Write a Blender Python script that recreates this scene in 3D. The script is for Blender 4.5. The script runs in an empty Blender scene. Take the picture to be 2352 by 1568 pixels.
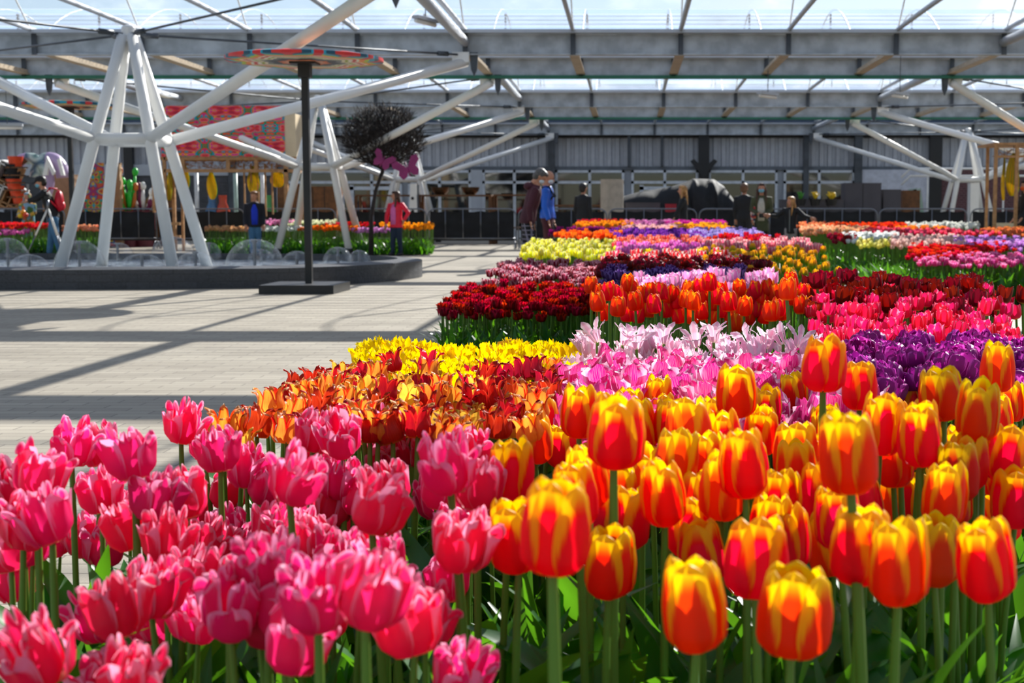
import bpy, math, random
from mathutils import Vector, Matrix
C = bpy.context.scene.collection
F = 2352*50/36; TH = math.atan(296/F); CX = 1445; PI = math.pi
def S(Y): return F/Y
def X(px, Y): return (px-CX)*Y/F
def Z(py, Y):                       # height of a point that shows at row py, at distance Y
    a = math.atan((py-784)/F)+TH
    return 1-math.tan(a)*Y
def YG(py, z=0): return (1-z)/math.tan(math.atan((py-784)/F)+TH)
def lin(c):
    if isinstance(c, str):
        c = [int(c[i:i+2], 16)/255 for i in (0, 2, 4)]
    return tuple((x/12.92 if x <= .04045 else ((x+.055)/1.055)**2.4) for x in c)+(1,)
# ------------------------------------------------------------------ materials
MATS = {}
class NT:
    def __init__(s, name):
        s.m = bpy.data.materials.new(name); s.m.use_nodes = True
        s.t = s.m.node_tree; s.t.nodes.clear()
        s.out = s.t.nodes.new('ShaderNodeOutputMaterial')
    def n(s, typ, **kw):
        nd = s.t.nodes.new('ShaderNode'+typ)
        for k, v in kw.items():
            if hasattr(nd, k): setattr(nd, k, v)
        return nd
    def l(s, a, b): s.t.links.new(a, b)
    def val(s, inp, v):
        if v is None: return
        if hasattr(v, 'is_linked') or hasattr(v, 'links'): s.l(v, inp)
        else: inp.default_value = v
    def math(s, op, a, b=None, c=None, clamp=False):
        nd = s.n('Math', operation=op); nd.use_clamp = clamp
        s.val(nd.inputs[0], a); s.val(nd.inputs[1], b)
        if c is not None: s.val(nd.inputs[2], c)
        return nd.outputs[0]
    def mix(s, f, a, b, blend='MIX'):
        nd = s.t.nodes.new('ShaderNodeMix'); nd.data_type = 'RGBA'; nd.blend_type = blend
        s.val(nd.inputs[0], f); s.val(nd.inputs[6], a); s.val(nd.inputs[7], b)
        return nd.outputs[2]
    def ss(s, x, a, b, lo=0., hi=1.):
        nd = s.n('MapRange'); nd.interpolation_type = 'SMOOTHSTEP'
        s.val(nd.inputs[0], x)
        for i, v in enumerate((a, b, lo, hi)): s.val(nd.inputs[i+1], v)
        return nd.outputs[0]
    def ramp(s, f, stops, const=False):
        nd = s.n('ValToRGB'); r = nd.color_ramp
        if const: r.interpolation = 'CONSTANT'
        while len(r.elements) < len(stops): r.elements.new(.5)
        for e, (p, c) in zip(r.elements, stops): e.position = p; e.color = lin(c)
        s.l(f, nd.inputs[0]); return nd.outputs[0]
    def noise(s, vec, scale, detail=3., rough=.5):
        nd = s.n('TexNoise'); nd.inputs['Scale'].default_value = scale; nd.inputs['Detail'].default_value = detail
        nd.inputs['Roughness'].default_value = rough
        if vec is not None: s.l(vec, nd.inputs['Vector'])
        return nd.outputs[0]
    def obj(s): return s.n('TexCoord').outputs['Object']
    def mapv(s, vec, sc=(1, 1, 1), rot=(0, 0, 0)):
        nd = s.n('Mapping'); nd.inputs['Scale'].default_value = sc; nd.inputs['Rotation'].default_value = rot
        s.l(vec, nd.inputs[0]); return nd.outputs[0]
    def bsdf(s, col, rough=.5, metal=0., spec=.5, bump=None, bd=.02, **kw):
        b = s.n('BsdfPrincipled'); s.val(b.inputs['Base Color'], col); s.val(b.inputs['Roughness'], rough)
        b.inputs['Metallic'].default_value = metal; b.inputs['Specular IOR Level'].default_value = spec
        for k, v in kw.items(): b.inputs[k.replace('_', ' ')].default_value = v
        if bump is not None:
            bm = s.n('Bump'); bm.inputs['Strength'].default_value = .6; bm.inputs['Distance'].default_value = bd
            s.l(bump, bm.inputs['Height']); s.l(bm.outputs[0], b.inputs['Normal'])
        return b.outputs[0]
    def done(s, sh): s.l(sh, s.out.inputs[0]); MATS[s.m.name] = s.m; return s.m
def plain(name, c, rough=.55, metal=0., var=.12, scale=6., spec=.5, bump=False):
    if name in MATS: return MATS[name]
    t = NT(name); nz = t.noise(t.obj(), scale, 4)
    c = lin(c); f = t.ss(nz, .3, .7)
    d = tuple(x*(1-var) for x in c[:3])+(1,); l = tuple(min(1, x*(1+var)) for x in c[:3])+(1,)
    return t.done(t.bsdf(t.mix(f, d, l), rough, metal, spec, nz if bump else None, .01))
def petal(name, main, edge=None, base=None, flame=(.35, .85, .95, 0.), soft=.25, trans=.5, br=(.04, .2), tr=(.8, 1.), streak=0., hue=.012, val=.25, rough=.45, mode='flame', tip=None):
    """flame: half width of the main colour goes from flame[2] at v=flame[0] to flame[3] at v=flame[1]"""
    t = NT(name); uv = t.n('TexCoord').outputs['UV']; sp = t.n('SeparateXYZ'); t.l(uv, sp.inputs[0])
    U, V = sp.outputs[0], sp.outputs[1]
    a = t.math('ABSOLUTE', t.math('MULTIPLY_ADD', U, 2., -1.))
    oi = t.n('ObjectInfo').outputs['Random']
    nz = t.noise(t.mapv(uv, (9, 1.6, 1)), 2.2, 3)
    col = lin(main)
    if streak:
        st = t.ss(t.noise(t.mapv(uv, (22, 1.2, 1)), 2., 2), .45, .62)
        col = t.mix(t.math('MULTIPLY', st, streak), lin(main), lin(edge or main))
    if edge:
        w = t.n('MapRange'); t.val(w.inputs[0], V)
        for i, v in enumerate(flame): w.inputs[i+1].default_value = v
        aa = t.math('ADD', a, t.math('MULTIPLY_ADD', nz, .5, -.25))
        e = t.ss(t.math('SUBTRACT', aa, w.outputs[0]), -soft/2, soft/2)
        col = t.mix(e, col, lin(edge))
    if tip: col = t.mix(t.ss(V, tr[0], tr[1]), col, lin(tip))
    if base: col = t.mix(t.ss(V, br[0], br[1], 1., 0.), col, lin(base))
    h = t.n('HueSaturation'); t.l(col, h.inputs['Color'])
    t.l(t.math('MULTIPLY_ADD', oi, 2*hue, .5-hue), h.inputs['Hue'])
    t.l(t.math('MULTIPLY_ADD', t.math('FRACT', t.math('MULTIPLY', oi, 7.3)), val, 1-val*.6), h.inputs['Value'])
    c = h.outputs[0]
    b = t.bsdf(c, rough, spec=.35); ts = t.n('BsdfTranslucent'); t.l(c, ts.inputs[0])
    mx = t.n('MixShader'); mx.inputs[0].default_value = trans; t.l(b, mx.inputs[1]); t.l(ts.outputs[0], mx.inputs[2])
    return t.done(mx.outputs[0])
def leafmat(name, c, c2, trans=.4, rough=.38):
    t = NT(name); uv = t.n('TexCoord').outputs['UV']; oi = t.n('ObjectInfo').outputs['Random']
    nz = t.noise(t.mapv(uv, (14, 1, 1)), 2., 2)
    geo = t.n('NewGeometry'); ri = geo.outputs['Random Per Island']
    col = t.mix(t.math('ADD', t.math('MULTIPLY', nz, .5), t.math('MULTIPLY', ri, .5)), lin(c), lin(c2))
    b = t.bsdf(col, rough, spec=.5); tr = t.n('BsdfTranslucent')
    t.l(t.mix(.6, col, lin('7fc71a')), tr.inputs[0])
    mx = t.n('MixShader'); mx.inputs[0].default_value = trans; t.l(b, mx.inputs[1]); t.l(tr.outputs[0], mx.inputs[2])
    return t.done(mx.outputs[0])
# ------------------------------------------------------------------ mesh builder
class MB:
    def __init__(s): s.v = []; s.f = []; s.uv = []; s.mi = []
    def face(s, idx, uv=None, mi=0): s.f.append(idx); s.uv.append(uv or [(0, 0)]*len(idx)); s.mi.append(mi)
    def grid(s, fn, nu, nv, mi=0, closed=False):
        b = len(s.v)
        for j in range(nv+1):
            for i in range(nu+(0 if closed else 1)):
                s.v.append(tuple(fn(i/nu, j/nv)))
        w = nu if closed else nu+1
        for j in range(nv):
            for i in range(nu):
                i2 = (i+1) % w if closed else i+1
                s.face([b+j*w+i, b+j*w+i2, b+(j+1)*w+i2, b+(j+1)*w+i],
                       [(i/nu, j/nv), ((i+1)/nu, j/nv), ((i+1)/nu, (j+1)/nv), (i/nu, (j+1)/nv)], mi)
    def box(s, x0, x1, y0, y1, z0, z1, mi=0):
        b = len(s.v)
        s.v += [(x, y, z) for z in (z0, z1) for y in (y0, y1) for x in (x0, x1)]
        for q in ((0, 2, 3, 1), (4, 5, 7, 6), (0, 1, 5, 4), (2, 6, 7, 3), (0, 4, 6, 2), (1, 3, 7, 5)):
            s.face([b+k for k in q], [(0, 0), (1, 0), (1, 1), (0, 1)], mi)
    def tube(s, pts, r, n=8, mi=0, cap=True, ref=None):
        """polyline tube; r a number or a list; each radius may be (ra, rb) with ra along ref"""
        pts = [Vector(p) for p in pts]; m = len(pts)
        rs = r if isinstance(r, list) else [r]*m
        b = len(s.v); prev = None
        for k, p in enumerate(pts):
            t = (pts[min(k+1, m-1)]-pts[max(k-1, 0)]).normalized()
            if ref is not None: a = Vector(ref)-t*Vector(ref).dot(t)
            elif prev is None: a = t.orthogonal()
            else: a = prev-t*prev.dot(t)
            if a.length < 1e-6: a = t.orthogonal()
            a.normalize(); prev = a; c = t.cross(a)
            ra, rb = rs[k] if isinstance(rs[k], tuple) else (rs[k], rs[k])
            for i in range(n):
                w = 2*PI*i/n
                s.v.append(tuple(p+a*(ra*math.cos(w))+c*(rb*math.sin(w))))
        for k in range(m-1):
            for i in range(n):
                j = (i+1) % n
                s.face([b+k*n+i, b+k*n+j, b+(k+1)*n+j, b+(k+1)*n+i], [(i/n, k/(m-1)), ((i+1)/n, k/(m-1)), ((i+1)/n, (k+1)/(m-1)), (i/n, (k+1)/(m-1))], mi)
        if cap:
            s.face([b+i for i in range(n)][::-1], None, mi); s.face([b+(m-1)*n+i for i in range(n)], None, mi)
        return s
    def ell(s, c, r, nu=12, nv=8, mi=0, v0=0., v1=1.):
        def fn(u, v):
            v = v0+(v1-v0)*v
            return (c[0]+r[0]*math.sin(PI*v)*math.cos(2*PI*u), c[1]+r[1]*math.sin(PI*v)*math.sin(2*PI*u), c[2]-r[2]*math.cos(PI*v))
        s.grid(fn, nu, nv, mi, True); return s
    def lathe(s, prof, n=24, c=(0, 0), mi=0, cap=False):
        def fn(u, v):
            k = v*(len(prof)-1); i = min(int(round(k)), len(prof)-1); r, z = prof[i]
            return (c[0]+r*math.cos(2*PI*u), c[1]+r*math.sin(2*PI*u), z)
        s.grid(fn, n, len(prof)-1, mi, True); return s
    def prism(s, pts, y0, y1, mi=0):          # outline in x-z, thickness in y
        b = len(s.v); n = len(pts)
        s.v += [(p[0], y0, p[1]) for p in pts]+[(p[0], y1, p[1]) for p in pts]
        s.face([b+i for i in range(n)], [(p[0], p[1]) for p in pts], mi); s.face([b+n+i for i in range(n)][::-1], [(p[0], p[1]) for p in pts][::-1], mi)
        for i in range(n):
            j = (i+1) % n; s.face([b+j, b+i, b+n+i, b+n+j], None, mi)
    def mesh(s, name, mats, smooth=True):
        me = bpy.data.meshes.new(name); me.from_pydata(s.v, [], s.f)
        uvl = me.uv_layers.new(name='UVMap')
        flat = [c for f in s.uv for uv in f for c in uv]
        uvl.data.foreach_set('uv', flat)
        for m in (mats if isinstance(mats, (list, tuple)) else [mats]): me.materials.append(m)
        me.polygons.foreach_set('material_index', s.mi)
        if smooth:
            me.polygons.foreach_set('use_smooth', [True]*len(s.f))
        me.update(); return me
    def build(s, name, mats, parent=None, smooth=False, loc=(0, 0, 0), rot=(0, 0, 0), auto=False):
        me = s.mesh(name, mats, smooth or auto)
        if auto:
            try: me.set_sharp_from_angle(angle=.7)
            except Exception: pass
        return put(name, me, parent, loc, rot)
def put(name, me, parent=None, loc=(0, 0, 0), rot=(0, 0, 0), sc=None):
    o = bpy.data.objects.new(name, me); C.objects.link(o); o.location = loc; o.rotation_euler = rot
    if parent: o.parent = parent
    if sc is not None: o.scale = (sc, sc, sc) if not isinstance(sc, tuple) else sc
    return o
def tag(o, label=None, cat=None, group=None, kind=None):
    if label: o['label'] = label
    if cat: o['category'] = cat
    if group: o['group'] = group
    if kind: o['kind'] = kind
    return o
def empty(name, loc, label, cat, group=None, rz=0):
    o = bpy.data.objects.new(name, None); C.objects.link(o); o.location = loc; o.rotation_euler = (0, 0, rz); o.empty_display_size = .1
    return tag(o, label, cat, group)
def kids(o): return [c for c in C.objects if c.parent == o]
def copy_tree(o, parent=None, ch=None):
    c = o.copy(); C.objects.link(c); c.parent = parent
    for k in list(o.children): copy_tree(k, c)
    return c
# ------------------------------------------------------------------ shared materials
galv = plain('galvanised_steel', 'b3b9be', .55, .1, .22, 3.)
galvd = plain('dark_steel', '4c5157', .5, .4, .2, 4.)
white = plain('white_paint', 'f1f0ec', .38, 0, .03, 3.)
green = plain('green_paint', '1d6b52', .45, 0, .1, 3.)
wood = plain('pale_timber', 'b98a5c', .65, 0, .2, 9.)
woodd = plain('brown_timber', '6b4423', .65, 0, .3, 7.)
black = plain('black_metal', '17181b', .45, 0, .1, 5.)
blackc = plain('black_fabric', '1b1b1e', .8, 0, .3, 3., bump=True)
grey = plain('grey_board', '4b484f', .6, 0, .08, 3.)
greyl = plain('light_grey_paint', 'b4b9c0', .5, 0, .05, 3.)
beige = plain('beige_board', 'dcc7a4', .6, 0, .06, 3.)
steel = plain('brushed_steel', '7d8087', .3, .9, .1, 8.)
def stone_mat():
    t = NT('dark_stone'); o = t.obj(); br = t.n('TexBrick'); br.offset = .5
    br.inputs['Color1'].default_value = lin('3a3b3f'); br.inputs['Color2'].default_value = lin('2b2c30'); br.inputs['Mortar'].default_value = lin('1c1c1f')
    br.inputs['Scale'].default_value = 1.; br.inputs['Mortar Size'].default_value = .006; br.inputs['Brick Width'].default_value = .3; br.inputs['Row Height'].default_value = .1
    t.l(t.n('TexCoord').outputs['UV'], br.inputs['Vector'])
    nz = t.noise(o, 30, 5)
    return t.done(t.bsdf(t.mix(t.math('MULTIPLY', nz, .5), br.outputs[0], lin('5d5f65')), .55, bump=nz, bd=.02))
stone = stone_mat()
def paving():
    t = NT('paving'); o = t.obj(); br = t.n('TexBrick'); br.offset = .5
    br.inputs['Color1'].default_value = lin('aba292'); br.inputs['Color2'].default_value = lin('978e80'); br.inputs['Mortar'].default_value = lin('6f685e')
    br.inputs['Scale'].default_value = 1.; br.inputs['Mortar Size'].default_value = .004; br.inputs['Brick Width'].default_value = .3; br.inputs['Row Height'].default_value = .105
    t.l(o, br.inputs['Vector'])
    big = t.noise(t.mapv(o, (.7, 1.6, 1)), 1.2, 4); fine = t.noise(o, 160, 3)
    c = t.mix(t.ss(big, .3, .75), br.outputs[0], lin('8d857a'), 'MULTIPLY'); c2 = t.mix(.65, c, br.outputs[0])
    c3 = t.mix(t.math('MULTIPLY', fine, .35), c2, lin('c4bbab'))
    return t.done(t.bsdf(c3, .75, spec=.3, bump=t.math('ADD', t.math('MULTIPLY', fine, .3), t.math('SUBTRACT', 1., br.outputs['Fac'])), bd=.004))
def roofmat():
    t = NT('roof_sheet'); o = t.obj(); sp = t.n('SeparateXYZ'); t.l(t.n('TexCoord').outputs['UV'], sp.inputs[0])
    st = t.math('FRACT', t.math('MULTIPLY', sp.outputs[1], 26.))
    line = t.ss(t.math('ABSOLUTE', t.math('SUBTRACT', st, .5)), .30, .40)
    nz = t.noise(t.mapv(o, (.5, .5, .5)), 1.3, 5, .6)
    f = t.math('ADD', t.math('MULTIPLY', line, .4), t.math('MULTIPLY', t.ss(nz, .45, .75), .16)); f = t.math('ADD', f, .07)
    tr = t.n('BsdfTransparent'); tr.inputs[0].default_value = (.93, .96, 1, 1)
    d = t.n('BsdfTranslucent'); t.l(t.mix(line, lin('f4f6ff'), lin('93a8c4')), d.inputs[0])
    mx = t.n('MixShader'); t.l(f, mx.inputs[0]); t.l(tr.outputs[0], mx.inputs[1]); t.l(d.outputs[0], mx.inputs[2])
    return t.done(mx.outputs[0])
def glassy(name, tint=(1, 1, 1, 1), k=.2, rough=.03, bumpy=False):
    t = NT(name); fr = t.n('Fresnel'); fr.inputs[0].default_value = 1.33
    tr = t.n('BsdfTransparent'); tr.inputs[0].default_value = tint
    g = t.n('BsdfGlossy'); g.inputs['Roughness'].default_value = rough
    if bumpy:
        bm = t.n('Bump'); bm.inputs['Strength'].default_value = .5; bm.inputs['Distance'].default_value = .02
        t.l(t.noise(t.obj(), 16, 4), bm.inputs['Height']); t.l(bm.outputs[0], g.inputs['Normal'])
    lw = t.n('LayerWeight'); lw.inputs[0].default_value = .35
    f = t.math('ADD', t.math('MULTIPLY', t.math('POWER', lw.outputs['Facing'], 4.), .8), k*.3)
    if bumpy: f = t.math('ADD', f, t.math('MULTIPLY', t.ss(t.noise(t.obj(), 9, 4), .52, .75), .22), clamp=True)
    mx = t.n('MixShader'); t.l(f, mx.inputs[0]); t.l(tr.outputs[0], mx.inputs[1]); t.l(g.outputs[0], mx.inputs[2])
    return t.done(mx.outputs[0])
def watermat():
    t = NT('rippled_water'); nz = t.noise(t.mapv(t.obj(), (1, 1, 1)), 9, 5, .65)
    b = t.bsdf(t.mix(t.ss(nz, .42, .66), lin('2a3a4a'), lin('cfdbe6')), .12, spec=.9, bump=nz, bd=.06)
    return t.done(b)
def kaleido(name, cell, radial=False, seed=0., pal=None):
    pal = pal or ['e6103c', 'ff5a10', 'f01aa0', 'ffa51e', 'd8104a', '10a8b8', '0f8a4a', 'ff4a18', 'e8128a', 'c80c3c']
    t = NT(name); sp = t.n('SeparateXYZ'); t.l(t.obj(), sp.inputs[0])
    if radial:
        r = t.math('SQRT', t.math('ADD', t.math('POWER', sp.outputs[0], 2.), t.math('POWER', sp.outputs[1], 2.)))
        an = t.math('ARCTAN2', sp.outputs[1], sp.outputs[0])
        a = t.math('PINGPONG', t.math('ADD', an, PI), PI/12)
        x, z = t.math('MULTIPLY', a, 2.2), t.math('MULTIPLY', r, 1.)
    else:
        x = t.math('PINGPONG', sp.outputs[0], cell); z = t.math('PINGPONG', sp.outputs[2], cell*.8)
    cb = t.n('CombineXYZ'); t.val(cb.inputs[0], x); t.val(cb.inputs[1], z); cb.inputs[2].default_value = seed
    v = cb.outputs[0]
    w = t.n('TexWave'); w.wave_type = 'RINGS'; w.inputs['Scale'].default_value = .9/cell; w.inputs['Distortion'].default_value = 7; w.inputs['Detail'].default_value = 1.5; w.inputs['Detail Scale'].default_value = 1.2/cell*.5
    t.l(v, w.inputs['Vector'])
    vo = t.n('TexVoronoi'); vo.inputs['Scale'].default_value = 3.2/cell; t.l(v, vo.inputs['Vector'])
    nz = t.noise(v, 1.6/cell, 1.)
    f = t.math('FRACT', t.math('ADD', t.math('MULTIPLY', nz, 2.6), t.math('MULTIPLY', w.outputs[1], .35)))
    n = len(pal); c = t.ramp(f, [(i/n, p) for i, p in enumerate(pal)], True)
    c = t.mix(t.ss(vo.outputs[0], .16, .2, 1., 0.), c, lin('1e9fc0'))
    c = t.mix(t.ss(vo.outputs[0], .19, .23, .0, 1.), c, c)
    ln = t.math('FRACT', t.math('MULTIPLY', f, n)); c = t.mix(t.ss(ln, .0, .16, .8, 0.), c, lin('241018'))
    return t.done(t.bsdf(c, .5))
# ------------------------------------------------------------------ sky, sun, camera
def world():
    w = bpy.data.worlds.new('World'); bpy.context.scene.world = w; w.use_nodes = True; nt = w.node_tree; nt.nodes.clear()
    out = nt.nodes.new('ShaderNodeOutputWorld'); bg = nt.nodes.new('ShaderNodeBackground'); sky = nt.nodes.new('ShaderNodeTexSky')
    sky.sky_type = 'NISHITA'; sky.sun_disc = False; sky.sun_elevation = math.radians(33); sky.sun_rotation = math.radians(24.5)
    sky.air_density = 1.; sky.dust_density = .4; sky.ozone_density = 2.
    tc = nt.nodes.new('ShaderNodeTexCoord'); mp = nt.nodes.new('ShaderNodeMapping'); mp.inputs['Scale'].default_value = (1, 1, 3.2)
    nz = nt.nodes.new('ShaderNodeTexNoise'); nz.inputs['Scale'].default_value = 5; nz.inputs['Detail'].default_value = 6
    nt.links.new(tc.outputs['Generated'], mp.inputs[0]); nt.links.new(mp.outputs[0], nz.inputs['Vector'])
    mr = nt.nodes.new('ShaderNodeMapRange'); mr.inputs[1].default_value = .48; mr.inputs[2].default_value = .68; mr.inputs[4].default_value = .5
    nt.links.new(nz.outputs[0], mr.inputs[0])
    mx = nt.nodes.new('ShaderNodeMix'); mx.data_type = 'RGBA'; nt.links.new(mr.outputs[0], mx.inputs[0]); nt.links.new(sky.outputs[0], mx.inputs[6]); mx.inputs[7].default_value = (8.2, 8.6, 9.2, 1)
    nt.links.new(mx.outputs[2], bg.inputs[0]); bg.inputs[1].default_value = SKY; nt.links.new(bg.outputs[0], out.inputs[0])
SKY = .1
world()
sl = bpy.data.lights.new('sun', 'SUN'); sl.energy = 10.2; sl.angle = math.radians(.55); sl.color = (1, .95, .86)
so = bpy.data.objects.new('sun', sl); C.objects.link(so)
so.rotation_euler = Vector((-1.94, -4.25, -3.03)).to_track_quat('-Z', 'Y').to_euler()
cd = bpy.data.cameras.new('camera'); cam = bpy.data.objects.new('camera', cd); C.objects.link(cam); bpy.context.scene.camera = cam
cam.location = (0, 0, 1); cam.rotation_euler = (PI/2-TH, 0, 0); cd.lens = 50; cd.sensor_width = 36; cd.shift_x = -(CX-1176)/2352
cd.clip_start = .05; cd.clip_end = 400; cd.dof.use_dof = True; cd.dof.focus_distance = 4.0; cd.dof.aperture_fstop = 7.5
sc = bpy.context.scene; sc.view_settings.view_transform = 'Standard'; sc.view_settings.look = 'None'; sc.view_settings.gamma = 1; sc.view_settings.exposure = 0.; sc.view_settings.use_curve_mapping = False
sc.cycles.transparent_max_bounces = 14; sc.cycles.max_bounces = 5; sc.cycles.diffuse_bounces = 3; sc.cycles.glossy_bounces = 3; sc.cycles.adaptive_threshold = .05; sc.cycles.sample_clamp_indirect = 6
# ================================================================== setting
m = MB(); m.face([0, 1, 2, 3]); m.v = [(-60, -8, 0), (60, -8, 0), (60, 90, 0), (-60, 90, 0)]
tag(m.build('floor', paving()), 'pale grey brick paving crossed by long shadows of the roof frame', kind='structure')
BT, BB = 4.18, 3.80                 # gutter beam top and underside
PAIRS = [.2, 4.4, 13.0, 17.2, 25.8, 29.9, 38.4, 42.9, 52.0]
roof = roofmat(); XL, XR = -30, 27
def vault(y0, y1, rise, nm):
    m = MB()
    def fn(u, v): return (XL+(XR-XL)*u, y0+(y1-y0)*v, BT+.07+rise*math.sin(PI*v)**.8)
    m.grid(fn, 1, 14); tag(m.build(nm, roof, smooth=True), 'curved clear ribbed roof sheeting letting the sun through', kind='structure')
for i in range(len(PAIRS)-1):
    y0, y1 = PAIRS[i], PAIRS[i+1]
    vault(y0+.25, y1-.25, 1.5 if y1-y0 > 5 else .35, 'ceiling')
vault(-9, -.1, 1.5, 'ceiling')
RX = [-2.92+1.92*k for k in range(-13, 16)]
def gutter_beam(y, n, green_foot):
    t = empty('gutter_beam', (0, y, BB), 'long galvanised roof gutter beam on the '+n, 'beam', 'roof gutter beams')
    b = MB(); b.box(XL, XR, -.012, .012, .02, .36); b.box(XL, XR, -.09, .09, .345, .38)
    if not green_foot: b.box(XL, XR, -.09, .09, 0, .025)
    b.build('web', galv, t)
    f = MB(); f.box(XL, XR, -.1, .1, -.035 if green_foot else -.004, .03 if green_foot else .0)
    if green_foot: f.build('green_flange', green, t)
    tr = MB(); tr.box(XL, XR, -.26, .26, .37, .40); tr.box(XL, XR, -.26, -.24, .40, .43); tr.box(XL, XR, .24, .26, .40, .43); tr.build('gutter', greyl, t)
    me = None
    for x in RX:
        s = MB(); s.box(-.02, .02, -.085, -.013, .02, .36); s.box(-.045, .045, -.1, -.088, .0, .4)
        if me is None: me = s.mesh('stiffener', galvd, False)
        put('stiffener', me, t, (x, 0, 0))
    return t
NM = ['near row overhead', 'row above the flower bed', 'row before the fountain basin', 'row over the fountain basin', 'first row behind the basin', 'second row behind the basin, with green foot',
      'row over the crowd barrier', 'row behind the barrier, with green foot', 'row along the back wall']
for i, y in enumerate(PAIRS): gutter_beam(y, NM[i], i in (1, 3, 5, 7))
# rafters run from beam to beam, sitting on the gutters
rme = {}
for i in range(1, len(PAIRS)-1):
    y0, y1 = PAIRS[i], PAIRS[i+1]; L = y1-y0
    for x in RX:
        if abs(x) > 21 or (y1 < 20 and abs(x) > 8): continue
        big = L > 5
        if big and round(L, 1) not in rme:
            s = MB(); s.tube([(0, L*k/8, .03*math.sin(PI*k/8)) for k in range(9)], .045, 6); 
            rme[round(L, 1)] = s.mesh('roof_rafter', greyl)
            h = MB(); h.tube([(0, .25+(L-.5)*k/14, .02+1.47*math.sin(PI*k/14)**.8) for k in range(15)], .016, 5)
            rme['h%.1f' % L] = h.mesh('roof_hoop', white)
            w = MB()
            for q in (-1, 1): w.tube([(0, L/2+q*.02, .0), (0, L/2+q*.02, 1.45)], .012, 4)
            for k in range(18): w.box(-.02, .02, L/2-.045, L/2+.045, .04+k*.08, .07+k*.08)
            rme['w%.1f' % L] = w.mesh('hanger', galvd, False)
        if not big and round(L, 1) not in rme:
            s = MB(); s.box(-.05, .05, 0, L, -.03, .05); s.box(-.09, .09, 0, L, -.05, -.03); rme[round(L, 1)] = s.mesh('roof_rafter', plain('tan_rafter', 'b5a48c', .5), False)
        r = empty('roof_rafter', (x, y0, BT+.05 if big else BB+.1), 'straight roof rafter running from gutter to gutter'+(' under a clear vault' if big else ' across a narrow bay'), 'rafter', 'roof rafters')
        put('bar', rme[round(L, 1)], r)
        if big: put('hoop', rme['h%.1f' % L], r); put('hanger', rme['w%.1f' % L], r)
# diagonal clear-span wind braces seen against the roof
# ------------------------------------------------------------------ white steel tree columns
def tree_column(x, y, label, phi=0, ends=None, detail=True):
    t = empty('tree_column', (x, y, 0), label, 'column', None)
    a = .84; c, s = math.cos(math.radians(phi)), math.sin(math.radians(phi))
    cor = [(-1, -1), (1, -1), (1, 1), (-1, 1)]
    rot = lambda p, k: (p[0]*k*c+p[1]*k*s, -p[0]*k*s+p[1]*k*c)
    base = [rot(p, a) for p in cor]; ring = [rot(p, .41) for p in cor]; n = 14 if detail else 10
    RZ, AZ = 2.08, 3.62
    for i in range(4):
        l = MB(); l.tube([(base[i][0], base[i][1], .1), (ring[i][0], ring[i][1], RZ), (ring[i][0]*.16, ring[i][1]*.16, AZ)], [.085, .085, .075], n)
        o = l.build('leg', white, t, True)
        f = MB(); f.tube([(base[i][0], base[i][1], 0), (base[i][0], base[i][1], .16)], .1, n); f.build('foot', black, o, auto=True)
    r = MB()
    pts = [(*p, RZ) for p in ring]
    for i in range(4): r.tube([pts[i], pts[(i+1) % 4]], .085, n)
    r.build('ring_tube', white, t, True)
    cap = MB(); cap.tube([(0, 0, AZ-.08), (0, 0, AZ+.12)], .1, n); cap.ell((0, 0, AZ+.12), (.1, .1, .04)); cap.build('apex_cap', white, t, auto=True)
    E = [(-4.5, -4.3), (4.53, -4.3), (4.53, 4.3), (-4.5, 4.3)]
    for i in range(4):
        e = Vector((E[i][0], E[i][1], 3.68)); p = Vector(pts[i]); d = (e-p).normalized()
        m = MB(); m.tube([p, e], .085, n); o = m.build('arm', white, t, True)
        g = MB(); q = e-d*.12; g.box(q.x-.15, q.x+.15, q.y-.04, q.y+.04, q.z+.02, q.z+.2); g.build('end_plate', white, o)
        k = MB(); sx = 1 if e.x > 0 else -1
        k.prism([(e.x+sx*.07, 3.85), (e.x+sx*.22, 3.85), (e.x+sx*.2, 3.55), (e.x+sx*.145, 3.42), (e.x+sx*.09, 3.55)], e.y-.03, e.y+.03); k.build('hanger_bracket', galvd, o)
        w = MB(); w.tube([(0, 0, AZ+.02), (e.x*.97, e.y*.97, e.z+.12)], .018, 6)
        for f in (.04, .93): w.tube([Vector((0, 0, AZ+.02)).lerp(Vector((e.x*.97, e.y*.97, e.z+.12)), f+dq) for dq in (0, .035)], .045, 8)
        w.build('tie_rod', galvd, t, True)
    # thick round purlins carried by this column
    return t
tree_column(-7.45, 21.5, 'tall white steel tree column standing in the fountain basin')
tree_column(-7.4, 34.2, 'white steel tree column behind the basin beside the timber stall', detail=True)
tree_column(-7.3, 47.4, 'distant white steel tree column behind the barrier by the bowls', detail=False)
tree_column(11.2, 47.4, 'distant white steel tree column before the brick wall', detail=False)
tree_column(11.2, 34.2, 'white steel tree column whose arms reach in past the wooden kiosk', detail=True)
for x in (-11.95, -2.92, 6.67, 15.7):
    for i in (2, 4, 6):
        pass
for x in (-11.95, -2.92, 6.67, 15.7):
    for (y0, y1) in ((4.4, 13.0), (17.2, 25.8), (29.9, 38.4), (42.9, 52.0)):
        m = MB(); m.tube([(x, y0+.1, 4.02), (x, y1-.1, 4.02)], .085, 12); o = m.build('round_purlin', greyl, None, True)
        tag(o, 'thick round grey steel purlin spanning between two gutter beams', 'purlin', 'round roof purlins')
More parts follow.
